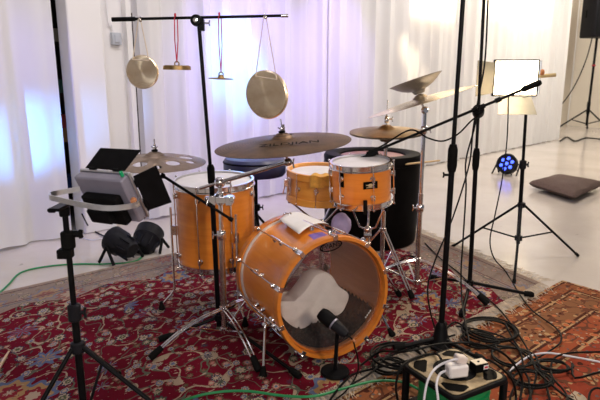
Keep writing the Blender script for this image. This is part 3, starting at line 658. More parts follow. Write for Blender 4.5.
OZ = at(155, 158, 2.42); e2 = at(163, 176, 2.40); s2_ = at(229, 218, 2.41)
mb = MB(); cyl(mb, s2_, e2, .0065); mb.tube([e2+V((.01, 0, -.01)), e2, V((OZ.x, OZ.y, OZ.z+.06))], .005, 8); mb.tube([s2_, s2_+(s2_-e2).normalized()*.02], .010, 10); mb.ball(e2, .012); mb.build('boom_arm', M['blackm'], cs)['label'] = 'dark thin boom arm'
# crashes
rt, F = cymbal_thing('ride_cymbal', rc-V((0, 0, .008)), V((-.085, -.055, 1)), .276, M['brassd'], 'large dark brown ride cymbal with black lettering above the bass drum', .042, .026)
for txt, sz, x, y in (('ZILDJIAN', .052, .03, -.135),):
    q = F @ Matrix.Translation((x, y, .0225)) @ Matrix.Rotation(.065, 4, 'X'); text_part(txt, sz, q, 'lettering', M['ink'], rt, 1.1)
mb = MB()
for k in range(9):
    a = 2*PI*k/9; mb.box(F @ Matrix.Translation((.0+.03*math.cos(a), .10+.012*math.sin(a), .0215)) @ Matrix.Rotation(a, 4, 'Z') @ Matrix.Rotation(0, 4, 'Y'), .03, .008, .0006)
mb.build('printed_mark', M['ink'], rt)
holes = [(2*PI*k/6+.3, .135, .030) for k in range(6)]+[(2*PI*k/6+.3+PI/6, .165, .018) for k in range(6)]
cymbal_thing('effects_cymbal', OZ-V((.0, 0, .02)), V((.02, -.045, 1)), .222, M['brassg'], 'brown cymbal with round holes at the left of the kit', .045, .03, holes=holes)
# ------------------------------------------------ snare & tom stands, hi-hat
def basket_stand(c, ztop, r, label, angs, feetR, faces, name='snare_stand'):
    rt = thing(name, (c.x, c.y, RZ), label, 'drum stand')
    hubz = ztop-.14; mb = MB(); cyl(mb, (c.x, c.y, .05), (c.x, c.y, hubz), .0125); mb.build('pole', M['chrome'], rt)
    collar(rt, (c.x, c.y, (hubz+.05)*.62), .015, M['chrome'], wn=V((.7, -.7, 0)))
    mb = MB(); mb.ball((c.x, c.y, hubz), .022); mb.lathe([(.02, -.02), (.02, .02)], frame((c.x, c.y-.0, hubz-.03), (1, 0, 0)), 12); mb.build('tilter', M['chrome'], rt)
    for a in faces:
        d = V((math.cos(math.radians(a)), math.sin(math.radians(a)), 0)); p = V((c.x, c.y, hubz)); e = p+d*(r+.012); e.z = ztop-.012
        m1 = MB(); m1.tube([p, p+d*.05+V((0, 0, .02)), e-d*.02+V((0, 0, -.012)), e, e+V((0, 0, .02))], .0055, 8); ao = m1.build('basket_arm', M['chrome'], rt)
        g = MB(); g.tube([e+V((0, 0, -.008)), e+V((0, 0, .018))], .0095, 8); g.build('rubber_grip', M['rubber'], ao)
    tripod(rt, c, 0, .07, .33, spread(c, feetR, angs), .0045, M['chrome'], M['rubber'], True, .0)
    return rt
basket_stand(V((SN.x+.01, SN.y+.01, 0)), SN.z-.168, .176, 'chrome snare stand holding the snare drum', (200, 80, 330), .25, (60, 180, 300))
c_ = V((TM.x+.05, TM.y+.04, 0)); basket_stand(V((c_.x, c_.y, 0)), TM.z-.235, .10, 'chrome basket stand under the rack tom', (20, 155, 275), .22, (80, 200, 320), 'tom_stand')
HX = .50; HY = 3.2; hh = thing('hi_hat_stand', (HX, HY, RZ), 'chrome hi-hat stand rising behind the rack tom', 'hi-hat stand')
zt = at(386, 100, HY).z; zh = at(385, 131, HY).z
mb = MB(); cyl(mb, (HX, HY, .05), (HX, HY, .62), .0135); mb.build('pole', M['chrome'], hh)
mb = MB(); cyl(mb, (HX, HY, .6), (HX, HY, zh-.06), .010); mb.lathe([(.018, 0), (.03, .012), (.03, .018), (.0, .018)], V((HX, HY, zh-.062)), 16); mb.build('upper_pole', M['chrome2'], hh)
mb = MB(); cyl(mb, (HX, HY, zh-.06), (HX, HY, zt), .0034); mb.build('pull_rod', M['chrome'], hh)
mb = MB(); mb.lathe([(.010, .045), (.014, .05), (.014, .07), (.008, .085), (.004, .09)], V((HX, HY, zh)), 12); wing(mb, V((HX+.01, HY, zh+.068)), .0035, .016, V((1, 0, 0))); mb.build('clutch', M['chrome'], hh)
tripod(hh, V((HX, HY, 0)), 0, .10, .36, spread(V((HX, HY, 0)), .30, (-62, 58, 178)), .0048, M['chrome'], M['rubber'], True, 0)
cymbal_thing('hi_hat_cymbal', (HX, HY, zh-.004), V((-.02, -.07, 1)), .212, M['brassm'], 'upper hi-hat cymbal, dull bronze, behind the rack tom', .045, .022, nuts=False)
pr = [(.006, -.050), (.03, -.046), (.045, -.030), (.06, -.026), (.11, -.016), (.17, -.004), (.212, .0)]
cymbal_thing('hi_hat_cymbal', (HX, HY, zh-.010), V((-.02, -.07, 1)), .212, M['brassm'], 'lower hi-hat cymbal, upturned beneath the other hi-hat cymbal', nuts=False, prof=[(a, b-.002) for a, b in pr])
# ------------------------------------------------ stacked cymbal stand
SX, SY = .70, 3.12; st = thing('cymbal_stand', (SX, SY, RZ), 'chrome tripod cymbal stand right of the kit holding the stacked cymbals', 'cymbal stand')
zj = at(427, 112, SY).z; zcr = at(413, 97, SY).z
mb = MB(); cyl(mb, (SX, SY, .045), (SX, SY, .60), .0150); mb.build('pole', M['chrome2'], st)
mb = MB(); cyl(mb, (SX, SY, .56), (SX, SY, zj), .0115); mb.build('upper_pole', M['chrome'], st)
collar(st, (SX, SY, at(421, 208, SY).z), .019, M['chrome'], wn=V((-1, 0, 0))); collar(st, (SX, SY, zj-.1), .015, M['chrome'], wn=V((1, 0, 0)))
CC = at(421, 98, SY); mb = MB(); mb.ball((SX, SY, zj+.01), .022); mb.lathe([(.014, -.02), (.014, .02)], frame((SX, SY-.01, zj+.01), (0, 1, 0)), 12); mb.tube([V((SX, SY, zj+.01)), V((CC.x-.0, SY, CC.z-.02)), V((CC.x-.030, SY, CC.z+.08))], .0065, 8); mb.build('tilter', M['chrome'], st)
fr_ = gnd(488, 306, RZ); fl = gnd(372, 294, RZ)
tripod(st, V((SX, SY, 0)), 0, .06, .20, [(fr_.x, fr_.y), (SX-.05, SY+.40), (SX-.36, SY-.02)], .0062, M['chrome'], M['rubber'], True, .035, footlen=.07)
cymbal_thing('crash_cymbal', CC-V((0, 0, .02)), V((-.31, .06, 1)), .305, M['brass'], 'tilted bright crash cymbal under the small upturned cymbal', .045, .022, nuts=False)
T = V((-.33, .12, 1)).normalized(); pr = [(.006, .0), (.028, .002), (.034, .012), (.040, .022), (.062, .028), (.09, .040), (.115, .056), (.137, .074), (.150, .080)]
cymbal_thing('china_cymbal', V(CC)+V((.0, 0, .0))+T*.025, T, .14, M['brassc'], 'small grey upturned china cymbal on top of the tilted crash', prof=pr, nuts=True)
# ------------------------------------------------ throne, barrel drum
TH = at(254, 158, 3.50); TH = V((TH.x, 3.55, TH.z)); th = thing('drum_throne', (TH.x, TH.y, RZ), 'round blue-tinted black padded drum throne behind the floor tom', 'stool')
mb = MB(); mb.lathe([(1e-4, .0), (.16, .0), (.19, -.006), (.203, -.022), (.200, -.028), (.203, -.034), (.203, -.10), (.19, -.118), (1e-4, -.12)], TH, 64); mb.build('seat', M['vinyl'], th)
mb = MB(); mb.lathe(ring(.2035, .206, -.033, -.027), TH, 64, True); mb.build('piping', M['leather'], th)
mb = MB(); cyl(mb, (TH.x, TH.y, .06), (TH.x, TH.y, TH.z-.12), .016); mb.lathe([(.05, -.02), (.06, 0)], V((TH.x, TH.y, TH.z-.12)), 20); mb.build('pole', M['black'], th)
collar(th, (TH.x, TH.y, .42), .026, M['black'])
tripod(th, V((TH.x, TH.y, 0)), 0, .10, .36, spread(TH, .29, (30, 150, 285)), .007, M['black'], M['rubber'], True, 0)
bx_, by_, bz_ = .555, 4.20, .70
br = thing('barrel_drum', (bx_, by_, RZ), 'large black barrel-shaped drum with reddish head behind the rack tom', 'drum')
mb = MB(); mb.lathe([(.335, RZ), (.35, RZ+.02), (.362, .2), (.366, .4), (.370, bz_-.06), (.372, bz_-.02), (.362, bz_), (.29, bz_+.004), (.255, bz_-.01), (.25, bz_-.03), (.25, bz_-.05), (1e-4, bz_-.05)], V((bx_, by_, 0)), 72); mb.build('body', M['leather'], br)
mb = MB(); mb.lathe([(1e-4, bz_-.018), (.235, bz_-.018), (.245, bz_-.022), (.248, bz_-.049)], V((bx_, by_, 0)), 64); mb.build('drumhead', M['redhead'], br)
for z in (.62,): 
    mb = MB(); mb.lathe(ring(.363, .3725, z, z+.012), V((bx_, by_, 0)), 72, True); mb.build('seam_band', M['leather'], br)
def stick(name, p0, p1, label):
    p0 = V(p0); p1 = V(p1); d = (p1-p0); mb = MB(); L = d.length
    mb.tube([p0, p0+d*.01, p0+d*.75, p0+d*.96, p0+d*.972, p0+d*.985, p1], [.004, .007, .0072, .0038, .0030, .0046, .002], 10); return tag(mb.build(name, M['stick']), label, 'drumstick')
stick('drumstick', at(440, 160.5, 4.0), at(394, 165.5, 3.86), 'pale drumstick resting across the black barrel drum')
stick('drumstick', gnd(-12, 387, RZ+.008), gnd(9, 351, RZ+.008), 'pale drumstick lying on the rug at the left edge')
# lilac bundle between bass drum and tom stand
c = at(341, 225, 3.0); mb = MB(); mb.ball(c, .058, 20, (1, .7, 1.2)); 
for v in mb.v: v += V((.006, .004, .006))*mnoise.noise(v*30)
LB = c
# (beater ball of the pedal)
pd = thing('bass_pedal', (LB.x, LB.y, RZ), 'bass drum pedal with a lilac covered beater behind the bass drum', 'pedal')
mb.build('beater', M['lilac'], pd); mb = MB(); cyl(mb, LB, (LB.x, LB.y, .10), .006); mb.build('shaft', M['chrome'], pd)
mb = MB(); mb.box((LB.x, LB.y+.05, RZ+.012), .10, .22, .02); mb.box((LB.x-.045, LB.y, RZ+.05), .012, .03, .09); mb.box((LB.x+.045, LB.y, RZ+.05), .012, .03, .09); cyl(mb, (LB.x-.05, LB.y, .10), (LB.x+.05, LB.y, .10), .006); mb.build('frame', M['blackm'], pd, .003)
# ------------------------------------------------ gong stand and gongs
GY = 2.56; gb = at(219, 326, GY); gt = at(199, 26, GY); gs = thing('gong_stand', (gb.x, GY, RZ), 'tall black stand with horizontal bar carrying gongs and small cymbals', 'stand')
gx = gb.x; gmid = at(211, 172, GY)
mb = MB(); cyl(mb, (gx, GY, .04), gmid, .0125); mb.build('pole', M['black'], gs)
mb = MB(); cyl(mb, gmid+V((0, 0, -.03)), gt, .0085); mb.build('upper_pole', M['black'], gs)
mb = MB(); dr = (gt-V((gx, GY, .04))).normalized(); mb.tube([gmid-dr*.06, gmid-dr*.05, gmid+dr*.02, gmid+dr*.035], [.013, .018, .018, .012], 12); mb.build('clutch', M['rubber'], gs)
b0 = at(112, 19.5, GY-.03); b1 = at(290, 15.5, GY-.03); mb = MB(); cyl(mb, b0.lerp(b1, .03), b1.lerp(b0, .03), .0062); mb.build('crossbar', M['black'], gs)
mb = MB(); cyl(mb, b0, b0.lerp(b1, .13), .0095); mb.build('grip', M['rubber'], gs)
mb = MB(); cyl(mb, b1.lerp(b0, .05), b1.lerp(b0, .01), .0085); mb.build('end_cap', M['chrome2'], gs)
cl_ = at(197, 20.5, GY-.03); mb = MB(); mb.lathe([(.010, -.022), (.024, -.02), (.026, 0), (.024, .02), (.01, .022)], frame(cl_+V((-.002, 0, 0)), (0, -1, 0)), 20); mb.box(cl_+V((.016, .01, -.018)), .028, .03, .05); mb.build('bar_clamp', M['black'], gs, .003)
mb = MB(); mb.lathe([(.010, 0), (.010, .006), (1e-4, .007)], frame(cl_+V((-.003, -.022, .0)), (0, -1, 0)), 12); wing(mb, cl_+V((.03, .01, -.01)), .003, .012, V((1, 0, 0))); mb.build('clamp_screw', M['chrome'], gs)
fa = gnd(300, 379, RZ); tripod(gs, V((gx, GY, 0)), 0, None, .085, [(fa.x, fa.y), (gx-.27, GY-.13), (gx+.04, GY+.32)], .0085, M['black'], M['rubber'], False, 0, footlen=.06)
def bar_at(px): return at(px, 19.5-4*(px-112)/178, GY-.03)
def cordgong(px, cx, cy, r, tilt, label, ry):
    c = at(cx, cy, GY-.03); F = Matrix.Translation(c) @ Euler(tilt).to_matrix().to_4x4() @ Matrix.Rotation(PI/2, 4, 'X')
    rt = thing('gong', F, label, 'gong')
    pr = [(1e-4, .004), (r*.3, .0035), (r*.8, .002), (r*.95, 0), (r, -.006), (r*1.0, -.014), (r*.985, -.014), (r*.98, -.008), (r*.93, -.003), (r*.3, .0005), (1e-4, .001)]
    mb = MB(); mb.lathe(pr, F, 64); mb.build('gong_plate', M['brass'], rt)
    p = bar_at(px); hA = F @ V((-r*.5, r*.70, .004)); hB = F @ V((r*.5, r*.70, .004)); hA2 = F @ V((-r*.45, r*.76, .006)); hB2 = F @ V((r*.45, r*.76, .006))
    mb = MB(); mb.tube([p+V((-.004, -.009, .0)), hA], .0026, 6); mb.tube([p+V((.004, -.009, .0)), hB], .0026, 6); mb.tube([hA, hB], .0024, 6)
    mb.build('cord', M['cream'], rt)
    mb = MB(); n = 16; mb.tube([p+V((0, .011*math.cos(2*PI*i/n), .011*math.sin(2*PI*i/n))) for i in range(n+1)], .003, 6); mb.ball(p+V((.004, -.011, -.008)), .007, 8); mb.build('knot', M['chrome2'], rt)
cordgong(140, 141.5, 72, .075, (.03, .05, -.12), 'small round gong hung on a cream cord at the left end of the bar', 0)
cordgong(265, 265.5, 95, .110, (.08, .14, -.48), 'larger round gong hung on a cream cord near the right end of the bar', 0)
def finger(px, cy, r, prof, label, name, tilt):
    p = bar_at(px); c = at(px+1, cy, GY-.03); F = frame(c, tilt); rt = thing(name, F, label, 'cymbal')
    mb = MB(); mb.lathe(prof, F, 40, True); mb.build('cymbal_plate', M['bell'], rt)
    t = F @ V((0, 0, .022))
    mb = MB(); mb.tube([t, t.lerp(p, .5)+V((-.006, -.006, 0)), p+V((-.005, -.009, 0)), p+V((-.002, 0, .010)), p+V((.004, .008, 0)), t.lerp(p, .5)+V((.006, .006, 0)), t], .0024, 6); mb.ball(p+V((-.002, -.006, .012)), .006, 8, (.8, .8, 1.5)); mb.build('cord', M['red'], rt)
    mb = MB(); mb.tube([F @ V((.010*math.cos(a), 0, .016+.010*math.sin(a))) for a in [2*PI*i/12 for i in range(13)]], .003, 6); mb.build('hanging_loop', M['bell'], rt)
finger(176, 67.5, .058, [(1e-3, .010), (.05, .010), (.060, .007), (.062, -.010), (.057, -.010), (.054, .004), (1e-3, .005)], 'thick brass disc chime hung on a red cord left of the stand pole', 'disc_chime', (.02, -.02, 1))
finger(220, 78, .056, [(.003, .014), (.012, .014), (.014, .002), (.056, -.002), (.056, -.004), (.012, 0), (.003, .008)], 'thin small cymbal hung on a red cord right of the stand pole', 'small_cymbal', (.05, -.06, 1))
# ------------------------------------------------ kick mic
kb = gnd(335, 373, RZ); kb = V((kb.x+.0, kb.y, RZ)); km = thing('microphone_stand', kb, 'short black round-base microphone stand in front of the bass drum', 'microphone stand')
mb = MB(); mb.lathe([(1e-4, 0), (.060, 0), (.063, .006), (.060, .014), (.02, .018), (1e-4, .018)], kb, 48); mb.build('base', M['black'], km)
kt = at(338, 327, kb.y-.035); mb = MB(); cyl(mb, kb+V((0, 0, .015)), V((kb.x+.006, kb.y-.03, kt.z)), .0085); mb.build('post', M['black'], km)
hd_ = at(322, 314, kb.y-.0); tl_ = at(347, 335, kb.y-.07)
mc = thing('microphone', kt, 'black kick drum microphone pointing at the clear head', 'microphone')
dm = (hd_-tl_).normalized(); Lm = (hd_-tl_).length; Fm = frame(tl_, dm)
mb = MB(); mb.lathe([(1e-4, 0), (.015, 0), (.021, .02), (.0245, Lm*.45), (.025, Lm*.55)], Fm, 24); mb.build('body', M['plastic'], mc)
mb = MB(); mb.lathe([(.025, Lm*.55), (.031, Lm*.62), (.031, Lm*.92), (.024, Lm*1.06), (1e-4, Lm*1.10)], Fm, 24); mb.build('grille', M['blackm'], mc)
mb = MB(); mb.lathe(ring(.0245, .0262, Lm*.50, Lm*.55), Fm, 24, True); mb.build('band', M['greyback'], mc)
kc = [tl_, tl_-dm*.03]+[at(355, 348, 2.07), at(358, 360, 2.08)]+[gnd(357, 374, .03), gnd(345, 392, .026), gnd(320, 410, .026)]
mb = MB(); mb.tube(spline(kc), .0035, 8); tag(mb.build('cable', M['cable']), 'black cable dropping from the kick drum microphone', 'cable')
mb = MB(); mb.tube([tl_-dm*.045, tl_-dm*.03], .0052, 8); mb.build('cable_ring', M['orangecap'], mc)
# ------------------------------------------------ tall black stands on the right
def round_clutch(rt, p, r, h): 
    mb = MB(); mb.tube([V(p)-V((0, 0, h/2)), V(p)-V((0, 0, h*.3)), V(p)+V((0, 0, h*.3)), V(p)+V((0, 0, h/2))], [r*.8, r, r, r*.7], 14); return mb.build('clutch', M['rubber'], rt)
b_ = gnd(440, 346, RZ); X1, Y1 = b_.x, b_.y; top1 = at(463, 0, Y1)
t1 = thing('microphone_stand', (X1, Y1, RZ), 'tall black stand with heavy hub beside the cable reel', 'stand')
pl0 = V((X1, Y1, .05)); pl1 = V((top1.x, Y1, top1.z)); ext = pl0+(pl1-pl0)*1.5
mid = at(453.5, 158, Y1)
k_ = (mid.z-pl0.z)/(pl1.z-pl0.z); midp = pl0.lerp(pl1, k_)
mb = MB(); cyl(mb, pl0, midp, .0135); mb.build('pole', M['black'], t1)
mb = MB(); cyl(mb, midp, ext, .0095); mb.build('upper_pole', M['black'], t1)
round_clutch(t1, midp, .021, .12); mb = MB(); wing(mb, midp+V((-.012, 0, -.075)), .004, .012, V((-1, 0, 0))); mb.build('lock_screw', M['black'], t1)
mb = MB(); mb.lathe([(.016, .14), (.026, .12), (.034, .07), (.052, .04), (.058, RZ), (1e-4, RZ)], V((X1, Y1, 0)), 24); mb.build('hub', M['black'], t1)
tripod(t1, V((X1, Y1, 0)), 0, None, .06, spread(V((X1, Y1, 0)), .23, (192, 312, 72)), .011, M['black'], M['rubber'], False, 0, footlen=.05)
b_ = gnd(469, 296, RZ); X2, Y2 = b_.x, b_.y
t2 = thing('boom_stand', (X2, Y2, RZ), 'tall black boom microphone stand reaching over the drums', 'microphone stand')
tp = at(484, 0, Y2); p0_ = V((X2, Y2, .05)); p1_ = V((tp.x, Y2, tp.z)); cz = at(477, 116, Y2).z; kk = (cz-p0_.z)/(p1_.z-p0_.z); jc = p0_.lerp(p1_, kk)
z3 = (at(472, 165, Y2).z-p0_.z)/(p1_.z-p0_.z)
mb = MB(); cyl(mb, p0_, p0_.lerp(p1_, z3), .0125); mb.build('pole', M['black'], t2)
mb = MB(); cyl(mb, p0_.lerp(p1_, z3), p0_+(p1_-p0_)*1.35, .0085); mb.build('upper_pole', M['black'], t2)
round_clutch(t2, p0_.lerp(p1_, z3+.02), .019, .12)
tripod(t2, V((X2, Y2, 0)), 0, None, .10, [tuple(gnd(533, 297, RZ))[:2], (X2-.13, Y2-.30), (X2-.16, Y2+.28)], .0095, M['black'], M['rubber'], False, 0, footlen=.05)
jb = jc+V((.0, -.035, 0)); bR = at(541, 82, Y2-.12); bL = at(366, 155, Y2+.0)
mb = MB(); cyl(mb, bL, bR, .0075); mb.build('boom', M['black'], t2)
dB = (bR-bL).normalized(); q = bL+dB*((jb-bL).dot(dB))
mb = MB(); mb.lathe([(.012, -.03), (.03, -.025), (.032, 0), (.03, .025), (.012, .03)], frame(q.lerp(jc, .4), (jc-q)), 18); mb.tube([q-dB*.035, q+dB*.035], .013, 10); wing(mb, q+V((-.01, -.02, 0)), .005, .02, V((0, -1, 0))); mb.build('boom_clamp', M['black'], t2, .002)
mb = MB(); mb.tube([bR-dB*.10, bR-dB*.09, bR-dB*.01, bR], [.010, .015, .016, .012], 12); mb.build('counterweight', M['rubber'], t2)
mb = MB(); cyl(mb, q+dB*.09, q+dB*.12, .013); mb.build('boom_lock', M['black'], t2)
# mic at the end of the boom
om = thing('microphone', bL, 'slim black microphone at the lower end of the long boom', 'microphone')
mb = MB(); e = bL+V((-.10, .0, -.045)); cyl(mb, bL+dB*.07+V((0, -.014, -.012)), e+V((0, -.014, 0)), .011); mb.build('body', M['blackm'], om)
mb = MB(); mb.tube([bL+dB*.01+V((0, -.014, 0)), bL+dB*.01], .009, 8); mb.build('clip', M['rubber'], om)
# ------------------------------------------------ light stands
def light_stand(rt, c, ztop, zcol, zbr, feet, rp, zt2=None, top=None, rz=RZ):
    top = top or V((c.x, c.y, ztop)); b0_ = V((c.x, c.y, zbr-.04)); m_ = b0_.lerp(top, .55)
    mb = MB(); cyl(mb, b0_, m_, rp); mb.build('pole', M['black'], rt)
    mb = MB(); cyl(mb, m_, top, rp*.75); mb.build('upper_pole', M['black'], rt)
    mb = MB(); mb.lathe([(rp*1.3, -.03), (rp*1.7, -.025), (rp*1.7, .025), (rp*1.2, .03)], frame(m_, (0, 0, 1)), 14); wing(mb, m_+V((rp, 0, 0)), .005, .018, V((1, 0, 0))); mb.build('clutch', M['plastic'], rt)
    for f in feet:
        f = V((f[0], f[1], rz+.01)); s = V((c.x, c.y, zcol)); d = (f-s); d.z = 0; d.normalize(); s += d*.02; mid_ = s.lerp(f, .52)
        mb = MB(); cyl(mb, s, f, rp*.62); lo = mb.build('leg', M['black'], rt)
        mb = MB(); fb = s.lerp(f, .95); cyl(mb, fb, f, rp*.85)
        for v in mb.v: v.z = max(v.z, rz)
        mb.build('rubber_foot', M['rubber'], lo)
        mb = MB(); cyl(mb, V((c.x, c.y, zbr))+d*.015, mid_, rp*.45, 8); mb.build('brace', M['black'], rt)
    for z in (zcol, zbr): mb = MB(); mb.lathe([(rp, -.02), (rp*1.9, -.016), (rp*1.9, .016), (rp, .02)], V((c.x, c.y, z)), 14); mb.build('hub', M['plastic'], rt, .001)
LY = 1.70; lb = at(80, 400, LY); ltp = at(64.5, 208, LY); lc_ = V((lb.x+.01, LY, 0)); zcol = at(73, 347, LY).z
ls = thing('light_stand', (lc_.x, LY, RZ), 'black tripod light stand at the left foreground', 'light stand')
light_stand(ls, lc_, 0, zcol, .10, [(lc_.x-.20, LY-.22), (lc_.x+.52, LY-.14), (lc_.x-.02, LY+.42)], .0125, top=ltp)
mb = MB(); k1 = at(68, 240, LY); mb.lathe([(.014, -.03), (.022, -.026), (.022, .026), (.014, .03)], k1, 14); mb.box(k1+V((-.012, -.0, -.045)), .045, .035, .03); wing(mb, k1+V((.02, 0, .02)), .008, .014, V((1, 0, 0))); mb.build('clamp_knob', M['rubber'], ls, .003)
# left panel light (seen from the back)
cpx = 540/ (1.70*.977+.38*.215)  # px per metre at the panel
TLc = at(73, 177, 1.72); TRc = at(121, 181, 1.72-.085); best = None
for i in range(-60, 61):
    q_ = at(94, 217, 1.72+i*.004); dt = abs((q_-TLc).normalized().dot((TRc-TLc).normalized()))
    if best is None or dt < best[0]: best = (dt, q_)
BLc = best[1]; un = (TRc-TLc).normalized(); uw = (TRc-TLc).length; v_ = BLc-TLc; vn = (v_-un*v_.dot(un)).normalized(); vh = v_.length
nn = un.cross(vn).normalized()
if nn.y < 0: nn = -nn
PC = TLc+un*uw/2+vn*vh/2+nn*.012
def PF(a, b, c=0): return PC+un*a+vn*b+nn*c
PM = Matrix.Translation(PC) @ Matrix((un, vn, nn)).transposed().to_4x4()
ll = thing('panel_light', PM, 'grey panel light with black barn doors seen from behind at left', 'panel light')
mb = MB(); mb.box(PM @ Matrix.Translation((0, 0, .005)), uw, vh, .035); mb.build('housing', M['greyback'], ll, .006)
mb = MB(); mb.box(PM @ Matrix.Translation((0, 0, .027)), uw+.008, vh+.008, .010); mb.build('bezel', M['alu'], ll, .002)
mb = MB(); mb.box(PM @ Matrix.Translation((0, 0, .0335)), uw-.02, vh-.02, .003); mb.build('diffuser', M['white'], ll)
mb = MB(); mb.box(PM @ Matrix.Translation((.0, .022, -.028)), .145, .105, .030); mb.box(PM @ Matrix.Translation((-.01, .035, -.050)), .09, .05, .025); mb.build('battery_plate', M['blackm'], ll, .006)
def door(h0, h1, out_, L, taper, nm='barn_door', host=ll, m=M['blackm']):
    d = V(out_).normalized(); e = (h1-h0); w = e.length; e = e.normalized(); nrm = e.cross(d).normalized()
    c = [h0, h1, h1+e*taper+d*L, h0-e*taper+d*L]; mb = MB(); mb.add([p+nrm*.001 for p in c]+[p-nrm*.001 for p in c], [(0, 1, 2, 3), (7, 6, 5, 4), (0, 4, 5, 1), (1, 5, 6, 2), (2, 6, 7, 3), (3, 7, 4, 0)])
    for k in (.2, .8): mb.tube([h0.lerp(h1, k)-e*.012, h0.lerp(h1, k)+e*.012], .006, 8)
    return mb.build(nm, m, host)
hT0 = PF(-uw/2+.015, -vh/2-.004, .034); hT1 = PF(uw/2-.02, -vh/2-.004, .034)
O0 = at(101, 148, hT0.y+.03); door(hT0, hT1, O0-hT0, (O0-hT0).length, .002)
hR0 = PF(uw/2+.004, -vh/2+.015, .034); hR1 = PF(uw/2+.004, vh/2-.015, .034); O1 = at(157, 167, hR0.y+.03)
door(hR0, hR1, O1-hR0, (O1-hR0).length, .006)
hB0 = PF(-uw/2+.02, vh/2+.004, .034); hB1 = PF(uw/2-.02, vh/2+.004, .034); door(hB0, hB1, nn*.8+vn*.1, .09, .0)
# yoke: aluminium U around the panel
yk = [at(139, 199, LY-.03), at(136, 205, LY-.12), at(103, 208, LY-.16), at(56, 199, LY-.14), at(50, 196, LY-.10), at(54, 193.5, LY-.02), at(80, 189, LY+.02)]
mb = MB(); sp2 = spline(yk, 5)
vs = []; 
for i, p in enumerate(sp2):
    t = (sp2[min(i+1, len(sp2)-1)]-sp2[max(i-1, 0)]).normalized(); up_ = V((0, 0, 1)); sd = t.cross(up_).normalized()*.002
    vs += [p+sd+up_*.008, p-sd+up_*.008, p-sd-up_*.008, p+sd-up_*.008]
fs = [(4*i+j, 4*i+(j+1) % 4, 4*i+4+(j+1) % 4, 4*i+4+j) for i in range(len(sp2)-1) for j in range(4)]
mb.add(vs, fs+[(0, 1, 2, 3)]); mb.build('yoke', M['alu'], ll)
mb = MB(); mb.lathe([(.009, -.008), (.010, 0), (.008, .012), (1e-4, .013)], frame(at(133.5, 200.5, LY-.09), (.2, -1, 0)), 12); mb.build('tilt_knob', M['orangecap'], ll)['label'] = 'orange tilt knob'
mb = MB(); mb.lathe([(.006, -.008), (.006, .008)], frame(PF(uw/2-.01, -vh/2-.01, .01), -vn), 10); mb.build('knob', M['greencap'], ll)['label'] = 'green knob'
mb = MB(); p = at(64, 207, LY); mb.box(p+V((0, -.03, .007)), .035, .09, .010); mb.lathe([(.016, -.02), (.018, .01)], p+V((0, 0, -.01)), 14); wing(mb, p+V((-.02, -.02, -.006)), .006, .0, V((-1, 0, 0))); mb.build('stand_adapter', M['black'], ll, .003)
cb = [at(84, 212, LY+.0), at(92, 224, 2.2), at(105, 236, 3.0), gnd(112, 240, .02), gnd(128, 246, .01)]
mb = MB(); mb.tube(spline([at(82, 214, 4.0), gnd(90, 228, .03), gnd(104, 236, .01), gnd(120, 243, .01), gnd(131, 247, .01)]), .006, 6); tag(mb.build('cable', M['cable']), 'black cable on the pale floor behind the left panel light', 'cable')
mb = MB(); mb.tube(spline([gnd(82, 224, .01), gnd(78, 234, .01), gnd(90, 240, .01), gnd(108, 238, .01), gnd(119, 246, .01)]), .004, 6); tag(mb.build('cable', M['cablew']), 'thin pale cable on the floor beside the left spotlight', 'cable')
# right light
rc_ = V((1.52, 3.68, 0)); rs = thing('light_stand', (rc_.x, rc_.y, 0), 'black tripod light stand under the lit panel light', 'light stand')
rtop = at(527, 96, 3.68); zc2 = at(521.5, 205, 3.68).z; zb2 = at(520, 238, 3.68).z
ft3 = [gnd(514, 283, RZ), gnd(578, 257, 0), gnd(452, 248, 0)]
light_stand(rs, rc_, 0, zc2, zb2, [(p.x, p.y) for p in ft3], .0135, top=V((rtop.x, 3.68, rtop.z)), rz=.0)
pn = at(516, 78, 3.66); RM = frame(pn, V((-.10, -1, .0)), (1, -.1, 0)); RM = Matrix.Translation(pn) @ Matrix((V((.995, -.0995, 0)), V((0, 0, 1)), V((.0995, .995, 0))*-1)).transposed().to_4x4()
rl = thing('panel_light', RM, 'brightly lit warm panel light with open barn doors on a tripod at right', 'panel light')
PW, PH = .265, .215
mb = MB(); mb.box(RM @ Matrix.Translation((0, 0, -.02)), PW+.02, PH+.02, .035); mb.build('housing', M['plastic'], rl, .005)
mb = MB(); mb.box(RM, PW, PH, .006); o = mb.build('diffuser', M['ledwarm'], rl); o['label'] = 'glowing warm white diffuser'
door(RM @ V((-PW/2-.012, -PH/2+.01, .01)), RM @ V((-PW/2-.012, PH/2-.01, .01)), RM.to_3x3() @ V((-.78, -.02, .45)), .14, .015, host=rl, m=M['doorlit'])
door(RM @ V((-PW/2+.03, -PH/2-.012, .01)), RM @ V((PW/2-.03, -PH/2-.012, .01)), RM.to_3x3() @ V((0, -.75, .6)), .14, .02, host=rl, m=M['doorlit'])
mb = MB(); yp = [(-PW/2-.02, 0), (PW/2+.02, 0)]
for p in [(PW/2+.05, -.13), (PW/2+.05, .13)]: pass
mb.tube([RM @ V((PW/2+.02, .11, -.02)), RM @ V((PW/2+.022, -.10, -.02)), RM @ V((PW/2-.03, -PH/2-.035, -.03)), rtop], .008, 8)
mb.build('yoke', M['alu'], rl)
mb = MB(); cyl(mb, RM @ V((PW/2+.01, .01, -.02)), RM @ V((PW/2+.12, .02, -.02)), .012); mb.build('handle', M['tan'], rl)
mb = MB(); mb.lathe([(.02, -.01), (.022, 0), (.02, .012), (1e-4, .013)], frame(RM @ V((PW/2+.03, .035, -.02)), (1, 0, 0)), 12); mb.build('tilt_knob', M['orangecap'], rl)
